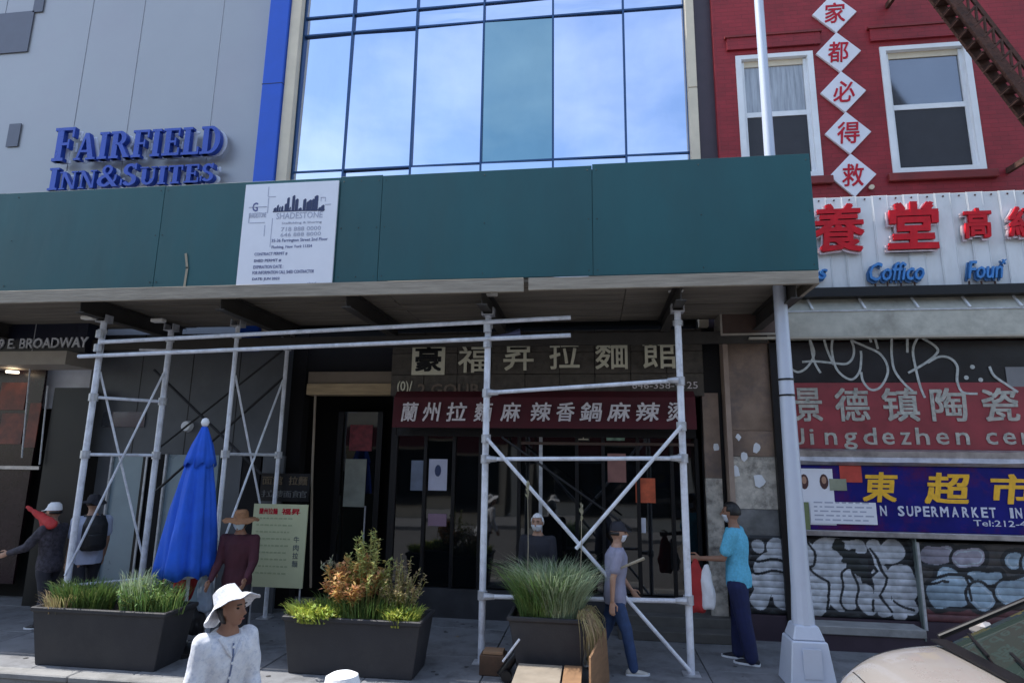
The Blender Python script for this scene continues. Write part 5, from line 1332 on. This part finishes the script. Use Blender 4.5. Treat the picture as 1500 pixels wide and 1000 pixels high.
    for s in (1, -1):
        e = MB(); c = hd((s*.031, .0795, .012)); e.lathe([(.001, -.006), (.008, -.003), (.0095, .001), (.008, .004), (.001, .0065)], (0, 0), 10)
        e.v = [(c.x+a, c.y+b, c.z+c_) for a, b, c_ in e.v]; e.build('eye', M_black, t, local=True, smooth=True)
        b_ = MB(); b_.bar(hd((s*.014, .0965, .036)), hd((s*.046, .086, .036)), .006, .007); b_.build('eyebrow', M_hair, t, local=True)
    if not mask:
        l_ = MB(); l_.bar(hd((-.018, .0935, -.062)), hd((.018, .0935, -.062)), .006, .007); l_.build('lips', mat('lip_skin', (.34, .12, .10), .5), t, local=True)
    # hair: shell over skull
    def shell(cut, g, m, nm, thick=.0):
        vs = []; fs = []; keep = {}
        nu, nv = 32, 20
        for j in range(nv+1):
            ph = math.pi*j/nv
            for i in range(nu):
                a = 2*math.pi*i/nu; x, y, z = math.sin(ph)*math.cos(a), math.sin(ph)*math.sin(a), math.cos(ph)
                w = .006*noise.noise(Vector((x*5, y*5, z*5)))
                X_, Y_, Z_ = x*(.076+g+w), y*(.098+g+w), z*(.118+g+w)
                if z < 0: X_ *= 1+z*.22; Y_ *= (1+z*.10) if y > 0 else (1+z*.22)
                keep[(j, i)] = cut(x, y, z); vs.append(hd((X_, Y_, Z_)))
        for j in range(nv):
            for i in range(nu):
                i2 = (i+1) % nu
                if keep[(j, i)] and keep[(j, i2)] and keep[(j+1, i)] and keep[(j+1, i2)]: fs.append((j*nu+i, j*nu+i2, (j+1)*nu+i2, (j+1)*nu+i))
        o = MB().add(vs, fs).build(nm, m, t, local=True, smooth=True)
        md = o.modifiers.new('thickness', 'SOLIDIFY'); md.thickness = .008; md.offset = 0
        return o
    if hair:
        zlow = -.75 if longhair else -.25
        shell(lambda x, y, z: (not hat or z < .30) and ((z > .52) or (y < .15 and z > zlow) or (y < .45 and z > .15)), .010, hair, 'hair')
    if mask: shell(lambda x, y, z: y > .25 and -.82 < z < -.02, .012, mask, 'face_mask')
    # clothes
    if top is not None:
        torso(top, .022*k*loose, -.14, .53)
        if female: pass
        remesh('shirt' if sleeve == 'short' else 'jacket', top, shirt, t, voxel, 4, fold)
    for s in (1, -1):
        hp, kp, ap, ad = J[s]
        cap_mesh(bot, hp-Vector((0, 0, .10)), kp, .094*k*pw, .074*k*pw)
        if not shorts: cap_mesh(bot, kp, ap+ad*(-.0), .074*k*pw, .064*k*pw)
        fd = rotx(ad, R(90)) if False else Vector((0, 1, 0))
        shb = MB(); c = ap+Vector((0, .055*k, -.045*k)); g = .001
        sole_z = ap.z-.075*k
        tp = [(-.085, .030, .05), (-.06, .036, .075), (.0, .038, .085), (.06, .045, .06), (.12, .046, .045), (.165, .034, .03), (.185, .016, .018)]
        loft(shb, [(Vector((ap.x, ap.y+h*k, sole_z+ hh*k/2)), Vector((w*k, 0, 0)), Vector((0, 0, hh*k/2))) for h, w, hh in tp], 14)
        shb.build('shoe', shoes or M_black, t, local=True, smooth=True)
        if shoes is not None or True:
            sl_ = MB(); pl = [(-.09, .028), (-.07, .038), (0, .040), (.06, .048), (.12, .048), (.17, .036), (.192, .012)]
            P = [(ap.x-w*k, ap.y+h*k) for h, w in pl]+[(ap.x+w*k, ap.y+h*k) for h, w in reversed(pl)]; n_ = len(P)
            sl_.add([(x, y, sole_z-.002) for x, y in P]+[(x, y, sole_z+.02*k) for x, y in P], [tuple(range(n_-1, -1, -1)), tuple(range(n_, 2*n_))]+[(i, (i+1) % n_, (i+1) % n_+n_, i+n_) for i in range(n_)])
            sl_.build('sole', M_white, t, local=True)
    torso(bot, .008*k, -.13, .04)
    if skirt: loft(bot, [(pel+up*.1*k, X*.16*k, fw*.12*k), (pel-up*.1*k, X*.2*k, fw*.16*k), (pel-up*.42*k, X*.26*k, fw*.22*k)])
    remesh('shorts' if shorts else 'trousers', bot, pants, t, voxel, 4, fold*.8)
    # hats
    if hat:
        kind, hm, tilt = hat
        n = 48
        if kind == 'bucket': pr = [(.001, .135), (.05, .134), (.078, .120), (.088, .08), (.098, .034), (.140, .0), (.172, -.030), (.170, -.035), (.138, -.007), (.094, .028)]
        elif kind == 'straw': pr = [(.001, .135), (.06, .130), (.085, .105), (.095, .05), (.10, .03), (.20, .01), (.23, -.01), (.23, -.016), (.20, .003), (.095, .022)]
        elif kind == 'wide': pr = [(.001, .125), (.06, .12), (.088, .08), (.094, .035), (.14, .015), (.165, .0), (.165, -.006), (.14, .008), (.09, .028)]
        else: pr = [(.001, .133), (.05, .128), (.08, .10), (.09, .06), (.092, .02), (.088, .018)]
        vs = []; fs = []
        for i, (r_, z) in enumerate(pr):
            if r_ > .11: r_ = r_*hats
            for j in range(n):
                a = 2*math.pi*j/n; fl = 1.0
                wv = 0
                if r_ > .11: wv = .014*math.sin(2*a+.6)+.007*math.sin(5*a)+.006*math.sin(9*a+1)
                p = Vector((r_*math.cos(a)*.95, r_*math.sin(a)*1.08+(.03 if kind == 'cap' and z < .03 and math.sin(a) > .5 else 0), z+wv))
                p = rotx(p, R(tilt)); vs.append(hd(p+Vector((0, -.004+hatoff[0], .010+hatoff[1]))))
        for i in range(len(pr)-1):
            for j in range(n): fs.append((i*n+j, i*n+(j+1) % n, (i+1)*n+(j+1) % n, (i+1)*n+j))
        o = MB().add(vs, fs).build('hat', hm, t, local=True, smooth='auto')
        md = o.modifiers.new('thickness', 'SOLIDIFY'); md.thickness = .005
        if kind == 'cap':
            loft_ = MB(); vs = [hd(rotx(Vector((x, y, z)), R(tilt))) for x, y, z in ((-.07, .075, .035), (-.05, .15, .022), (0, .172, .02), (.05, .15, .022), (.07, .075, .035), (0, .09, .045))]
            b_ = MB().add(vs+[v-Vector((0, 0, .006)) for v in vs], [(0, 1, 2, 5), (5, 2, 3, 4), (6, 11, 8, 7), (11, 10, 9, 8), (0, 6, 7, 1), (1, 7, 8, 2), (2, 8, 9, 3), (3, 9, 10, 4), (4, 10, 11, 5), (5, 11, 6, 0)]); b_.build('cap_peak', hm, t, local=True)
    def tow(p):  # local -> world
        a = -R(heading); c, s = math.cos(a), math.sin(a); return Vector((loc[0]+p.x*c-p.y*s, loc[1]+p.x*s+p.y*c, loc[2]+p.z))
    return t, [tow(h[2]) for h in HW], tow, (pel, up, fw, k, headc, hd)
C_cyan = mat('cyan_checked_shirt', (.13, .50, .72), .8, var=.22, scale=40, bump=.2, bscale=120)
C_navy = mat('dark_navy_trousers', (.012, .018, .075), .85, var=.3, scale=10)
C_jean = mat('blue_jeans', (.03, .06, .15), .85, var=.35, scale=12)
C_tee = mat('lilac_grey_tee', (.27, .27, .37), .85, var=.12, scale=10)
C_whites = mat('white_cotton_print', (.72, .74, .80), .85, var=.14, scale=12, bump=.4, bscale=30, dirt=.6, dirtcol=(.32, .38, .52), dscale=38)
C_whiteh = mat('white_cotton_hat', (.82, .83, .86), .85, var=.07, scale=12, bump=.4, bscale=40)
C_lace = mat('white_hat_grey_print', (.78, .79, .83), .85, var=.1, scale=12, bump=.4, bscale=40, dirt=.7, dirtcol=(.40, .43, .56), dscale=42)
C_pale = mat('pale_blue_white_shirt', (.50, .55, .72), .85, var=.1)
C_dark = mat('charcoal_clothes', (.025, .025, .035), .85, var=.3)
C_darkp = mat('dark_patterned_cloth', (.05, .045, .06), .85, var=.8, scale=25)
C_maroon = mat('dark_maroon_coat', (.055, .012, .022), .85, var=.3)
C_straw = mat('brown_straw_hat', (.27, .13, .06), .8, var=.3, scale=30, bump=.5, bscale=80)
C_pink = mat('coral_pink_shirt', (.60, .14, .20), .85, var=.2)
C_red = mat('red_cloth', (.42, .03, .03), .8, var=.25)
C_bag = mat('black_nylon', (.014, .014, .018), .6, var=.3)
C_mask = mat('pale_blue_mask', (.50, .62, .75), .7, var=.06)
C_maskw = mat('white_mask', (.70, .72, .78), .7, var=.06)
C_gwhite = mat('pale_shoe', (.52, .50, .46), .6, var=.1)

# man in the cyan shirt, facing left, holding out a bag
g0 = on(1088, 968, 0)
p, hands, tow, inf = person((g0.x, g0.y, 0), -68, 1.80, 'person in a cyan shirt and navy trousers holding out a bag', C_cyan, C_navy, M_skind, legs=((5, 2), (-6, 3)), arms=((-4, 8, 8), (22, 4, 66)), lean=2, pw=1.22, mask=C_maskw, shoes=C_dark, fold=.010, loose=1.12)
hb = hands[1]
bgt = empty('carrier_bag', (hb.x-.1, hb.y, hb.z-.65), 'red and white bag held out by the person in the cyan shirt', 'bag')
def bagmesh(c, w, d, h, seed, yaw=0):
    rs = []
    for i, (z, s, q_) in enumerate(((0, .75, .7), (.06, .95, 1), (.35, 1, 1), (.65, .9, .8), (.85, .6, .5), (1, .25, .35))):
        nz_ = .03*noise.noise(Vector((z*4, seed, 0)))
        rs.append((Vector((c[0]+nz_, c[1], c[2]+z*h)), Vector((w/2*s, 0, 0)), Vector((0, d/2*q_, 0))))
    mb = MB(); loft(mb, rs, 22); return mb
remesh('red_half', bagmesh((hb.x+.03, hb.y-.02, hb.z-.60), .22, .14, .60, 1), C_red, None, .012, 2, .012, 14).parent = bgt
remesh('white_half', bagmesh((hb.x+.15, hb.y-.04, hb.z-.56), .18, .14, .50, 2), C_whiteh, None, .012, 2, .012, 14).parent = bgt
for o in bgt.children: o.location = -bgt.location
# walker with mask
g0 = on(903, 984, 0)
person((g0.x, g0.y, 0), 82, 1.60, 'person in a lilac grey tee, jeans and white mask walking right past the restaurant', C_tee, C_jean, M_skin, legs=((15, 5), (-12, 16)), arms=((-14, 5, 14), (16, 5, 24)), lean=3, mask=C_maskw, hair=M_hair, hat=('cap', C_dark, 0), shoes=C_gwhite, fold=.010)
stk = empty('pale_stick', at(910, 831, 7.2), 'pale stick held out in front of the walking person', 'stick')
MB().tube([at(908, 832, 7.15), at(944, 817, 7.1)], [.012, .017], 8).build('rod', V_pale, stk)
# backpack person at left
t, hands, tow, inf = person((-7.0, 8.1, 0), -55, 1.72, 'person in a pale shirt and dark hat wearing a black backpack', C_pale, C_dark, M_skin, legs=((14, 4), (-14, 10)), arms=((8, 6, 20), (-6, 6, 14)), hat=('wide', C_dark, 0), sleeve='short', fold=.01)
pel, up, fw, k, headc, hd_ = inf
bp = empty('backpack', tow(pel+up*.3-fw*.2), 'black backpack worn by the person in the pale shirt', 'backpack', None, R(55))
mb = MB(); loft(mb, [(Vector((0, 0, -.24)), Vector((.13, 0, 0)), Vector((0, .08, 0))), (Vector((0, 0, -.2)), Vector((.16, 0, 0)), Vector((0, .10, 0))), (Vector((0, 0, .1)), Vector((.15, 0, 0)), Vector((0, .10, 0))), (Vector((0, .02, .22)), Vector((.11, 0, 0)), Vector((0, .06, 0)))]); remesh('pack_body', mb, C_bag, bp, .012, 3, .006)
mb = MB(); loft(mb, [(Vector((0, -.10, -.18)), Vector((.10, 0, 0)), Vector((0, .03, 0))), (Vector((0, -.11, -.02)), Vector((.10, 0, 0)), Vector((0, .035, 0)))]); remesh('front_pocket', mb, C_bag, bp, .012, 2)
for s in (1, -1): MB().tube([(s*.09, .04, .2), (s*.1, .16, .22), (s*.1, .26, .12), (s*.1, .27, -.05), (s*.11, .08, -.18)], .013, 6).build('strap', C_bag, bp, local=True)
# white cap person
person((-7.15, 7.65, 0), -95, 1.62, 'person in dark patterned clothes and a white cap at the far left', C_darkp, C_dark, M_skin, legs=((10, 4), (-10, 8)), arms=((10, 5, 30), (35, 10, 40)), hat=('cap', C_whiteh, 0), sleeve='long', fold=.01)
cs = empty('red_shopping_bundle', at(52, 755, 7.6), 'red and tan cloth bundle carried beside the white cap', 'bundle')
mb = MB(); cap_mesh(mb, at(40, 742, 7.6), at(62, 758, 7.55), .025, .05, sq=.5); cap_mesh(mb, at(58, 754, 7.58), at(76, 768, 7.5), .05, .07, sq=.6); cap_mesh(mb, at(62, 760, 7.58), at(66, 785, 7.5), .05, .03, sq=.5); remesh('cloth', mb, C_red, None, .010, 4, .010, 12).parent = cs
for o in cs.children: o.location = -cs.location
# pink person at the left edge
person((-9.0, 8.0, 0), -80, 1.66, 'person in a coral pink shirt cut by the left edge of the picture', C_pink, C_dark, M_skin, legs=((12, 4), (-12, 8)), arms=((8, 10, 25), (-8, 10, 14)), sleeve='short', fold=.01, loose=1.3)
# straw hat person
g0 = on(345, 757, 1.62)
person((-4.22, 7.2, 0), 175, 1.62, 'person in a maroon coat, straw hat and pale mask right of the umbrella', C_maroon, C_dark, M_skind, legs=((3, 2), (-3, 2)), arms=((12, 6, 30), (12, 6, 40)), hat=('straw', C_straw, 0), mask=C_mask, sleeve='long', fold=.01, longhair=True)
# person behind the umbrella with a pale bag
t, hands, tow, inf = person((-5.25, 7.75, 0), 120, 1.60, 'person in a white shirt and red shorts mostly hidden behind the blue umbrella', C_whites, C_red, M_skin, legs=((14, 4), (-16, 10)), arms=((-4, 14, 10), (10, 12, 30)), shorts=True, fold=.01, loose=1.2)
c = at(298, 905, 7.3)
pg = empty('pale_carrier_bag', (c.x, 7.3, .35), 'pale blue carrier bag with a dark bag hanging right of the left planter', 'bag')
o = remesh('bag_body', bagmesh((c.x, 7.3, .42), .20, .12, .48, 5), mat('pale_blue_plastic', (.32, .40, .52), .4, var=.2), None, .012, 2, .016, 16); o.parent = pg; o.location = -pg.location
o = remesh('dark_bag_body', bagmesh((c.x-.10, 7.32, .16), .22, .12, .30, 6), C_bag, None, .012, 2, .016, 16); o.parent = pg; o.location = -pg.location
# person behind the tall grass
person((-.72, 8.1, 0), 190, 1.60, 'person with white hair seen above the tall grass in front of the restaurant', C_dark, C_dark, M_skin, legs=((2, 2), (-2, 2)), hair=C_whiteh, sleeve='long', mask=C_maskw)
# foreground person in white bucket hat
t, hands, tow, inf = person((-2.42, 3.98, -.13), 122, 1.57, 'person in a white bucket hat and white patterned blouse in the foreground', C_whites, C_jean, M_skind, legs=((8, 4), (-8, 6)), arms=((10, 10, 30), (10, 12, 28)), lean=13, hat=('bucket', C_lace, 34), hats=1.12, hatoff=(-.014, .012), sleeve='long', head_turn=-20, head_tilt=2, fold=.012, voxel=.009, loose=1.12, longhair=True, female=True, shoes=C_gwhite)
pel, up, fw, k, headc, hd_ = inf
# blouse placket, buttons and collar laid on the cloth
dgx = bpy.context.evaluated_depsgraph_get()
jk = [o for o in t.children if o.name.startswith('jacket')][0]
def oncloth(hz, dx=0):
    o_ = pel+up*hz+fw*.6+Vector((dx, 0, 0)); ok, hit, nrm, _ = jk.ray_cast(o_, -fw); return hit+nrm*.004 if ok else None
C_grey = mat('blue_grey_piping', (.16, .20, .32), .8)
pts_ = [oncloth(.02+.03*i) for i in range(15)]; pts_ = [q for q in pts_ if q is not None]
MB().tube(pts_, .006, 6).build('placket', C_grey, t, local=True)
for i in range(5):
    q = oncloth(.06+.09*i)
    if q is not None: MB().tube([q, q+fw*.008], .009, 10).build('button', M_white, t, local=True)
for s in (1, -1):
    pts_ = [oncloth(.47-.035*i, s*(.075-.022*i)) for i in range(4)]; pts_ = [q for q in pts_ if q is not None]
    if len(pts_) > 1: MB().tube(pts_, [.016]*(len(pts_)-1)+[.006], 8).build('collar', C_whites, t, local=True)
# (buttons done)
for j in range(5):
    p_ = tow(pel+up*(.44-.085*j)+fw*.165); b_ = MB(); b_.lathe([(.001, -.004), (.007, -.002), (.007, .002), (.001, .004)], (p_.x, p_.y), 10); b_.v = [(a, b, c+p_.z) for a, b, c in b_.v]; b_.build('button', M_white, t) if False else None
# second bucket hat at the bottom edge
person((-1.145, 2.78, -.13), 100, 1.465, 'person in a plain white bucket hat cut by the bottom edge of the picture', C_whites, C_jean, M_skin, legs=((6, 3), (-6, 4)), lean=5, hat=('bucket', C_whiteh, 4), sleeve='long', longhair=True, female=True)

# =================================================================== PARKED CAR (facing left)
car = empty('parked_car', (4.0, 4.98, -.13), 'beige parked car with dark windscreen at the bottom right', 'car')
M_paintc = mat('beige_car_paint', (.40, .37, .355), .28, .35, var=.03, coat=1.0)
M_wind = glassy('car_glass', (.02, .03, .028), .03, .7, 0, .002, .6)
M_rub = mat('tyre_rubber', (.02, .02, .022), .85)
cw = .90
def carsec(x, z0, zs, zt, hw, hwt):   # cross-section: sill z0, shoulder zs, top zt
    z = -.13
    return [(x, -hw*.96, z+z0), (x, -hw, z+z0+.12), (x, -hw, z+zs-.12), (x, -hw*.965, z+zs-.02), (x, -hwt, z+zt-.025), (x, -hwt*.55, z+zt), (x, 0, z+zt+.006), (x, hwt*.55, z+zt), (x, hwt, z+zt-.025), (x, hw*.965, z+zs-.02), (x, hw, z+zs-.12), (x, hw, z+z0+.12), (x, hw*.96, z+z0)]
secs = [(1.82, .30, .50, .56, .52, .45), (1.86, .24, .60, .68, .68, .58), (1.98, .22, .68, .80, .80, .66), (2.2, .20, .78, .93, .87, .74), (2.5, .2, .84, 1.00, .9, .77), (2.9, .2, .88, 1.03, .9, .76), (3.25, .2, .87, 1.03, .9, .76), (3.6, .2, .9, 1.06, .9, .74), (5.3, .2, .94, 1.07, .9, .72), (5.9, .2, .93, 1.08, .88, .70), (6.3, .24, .86, 1.0, .84, .62), (6.42, .35, .7, .8, .74, .55)]
pts = [carsec(*s) for s in secs]; n = 13; vs = [(x, 4.98+y, z) for p_ in pts for x, y, z in p_]
fs = [(i*n+k, i*n+k+1, (i+1)*n+k+1, (i+1)*n+k) for i in range(len(pts)-1) for k in range(n-1)]+[(i*n+n-1, i*n, (i+1)*n, (i+1)*n+n-1) for i in range(len(pts)-1)]+[tuple(range(n)), tuple((len(pts)-1)*n+k for k in range(n-1, -1, -1))]
bd = MB().add(vs, fs).build('body', M_paintc, car, smooth=True)
md = bd.modifiers.new('s', 'SUBSURF'); md.levels = 2; md.render_levels = 2
# bonnet shut lines and badge laid on the body
dgx = bpy.context.evaluated_depsgraph_get(); dgx.update(); be = bd.evaluated_get(dgx)
def onbody(x, y):
    ok, hit, nrm, _ = be.ray_cast(Vector((x, y, 3))-car.location, Vector((0, 0, -1))); return hit+nrm*.0005 if ok else None
for ln in ([(2.02+.06*i, 4.98-.70) for i in range(10)], [(2.02+.06*i, 4.98+.70) for i in range(10)], [(2.02-.05*math.cos(R(-80+16*i)), 4.98-.70+.14*i) for i in range(11)]):
    pts_ = [q for q in (onbody(*c_) for c_ in ln) if q is not None]
    if len(pts_) > 2: MB().tube(pts_, .0045, 5).build('shut_line', M_black, car, local=True)
# cabin
cab = [(2.72, 1.0, .70, .70), (3.45, 1.40, .62, .60), (4.1, 1.48, .60, .58), (5.0, 1.42, .58, .56), (5.9, 1.05, .64, .6)]
vs = []; n = 8
for x, zt_, hb_, ht_ in cab:
    zb_ = .92; z = -.13
    vs += [(x, 4.98-.78, z+zb_), (x, 4.98-hb_-.03, z+(zb_+zt_)/2+.02), (x, 4.98-ht_+.02, z+zt_-.03), (x, 4.98-ht_*.6, z+zt_), (x, 4.98+ht_*.6, z+zt_), (x, 4.98+ht_-.02, z+zt_-.03), (x, 4.98+hb_+.03, z+(zb_+zt_)/2+.02), (x, 4.98+.78, z+zb_)]
fs = [(i*n+k, i*n+k+1, (i+1)*n+k+1, (i+1)*n+k) for i in range(len(cab)-1) for k in range(n-1)]+[tuple(range(n)), tuple((len(cab)-1)*n+k for k in range(n-1, -1, -1))]
MB().add(vs, fs).build('windows', M_wind, car, smooth='auto')
MB().bar((3.5, 4.98, 1.315), (5.0, 4.98, 1.345), 1.06, .03).build('roof', M_paintc, car, bevel=.01)
for s in (-1, 1): MB().bar((2.72, 4.98+s*.73, .90), (3.45, 4.98+s*.60, 1.285), .05, .04).build('windscreen_pillar', M_black, car, bevel=.01)
MB().bar((2.68, 4.34, .90), (2.68, 5.62, .90), .12, .015).build('cowl', M_black, car)
for y0, y1 in ((4.5, 5.0), (5.05, 5.5)): MB().bar((2.72, y0, .945), (2.84, y1, .985), .018, .014).build('wiper', M_black, car)
for y0 in (4.98-.88, 4.98+.88):
    for x in (2.55, 5.5):
        s = -1 if y0 < 4.98 else 1
        w_ = MB().tube([(x, y0-s*.2, .19), (x, y0+s*.015, .19)], .32, 28).build('tyre', M_rub, car, smooth='auto')
        MB().tube([(x, y0+s*.016, .19), (x, y0+s*.026, .19)], .20, 20).build('rim', M_galv, w_, smooth='auto').location = -w_.location
for s in (-1, 1):
    MB().bar((1.93, 4.98+s*.50, .47), (2.05, 4.98+s*.78, .52), .12, .10).build('headlight', M_bglass, car, bevel=.02)
    MB().bar((3.12, 4.98+s*.96, .93), (3.24, 4.98+s*.99, .93), .17, .11).build('door_mirror', M_paintc, car, bevel=.03)
box('number_plate', M_white, car, 1.80, 1.815, 4.83, 5.13, .20, .32)
box('grille', M_black, car, 1.815, 1.84, 4.68, 5.28, .34, .42)
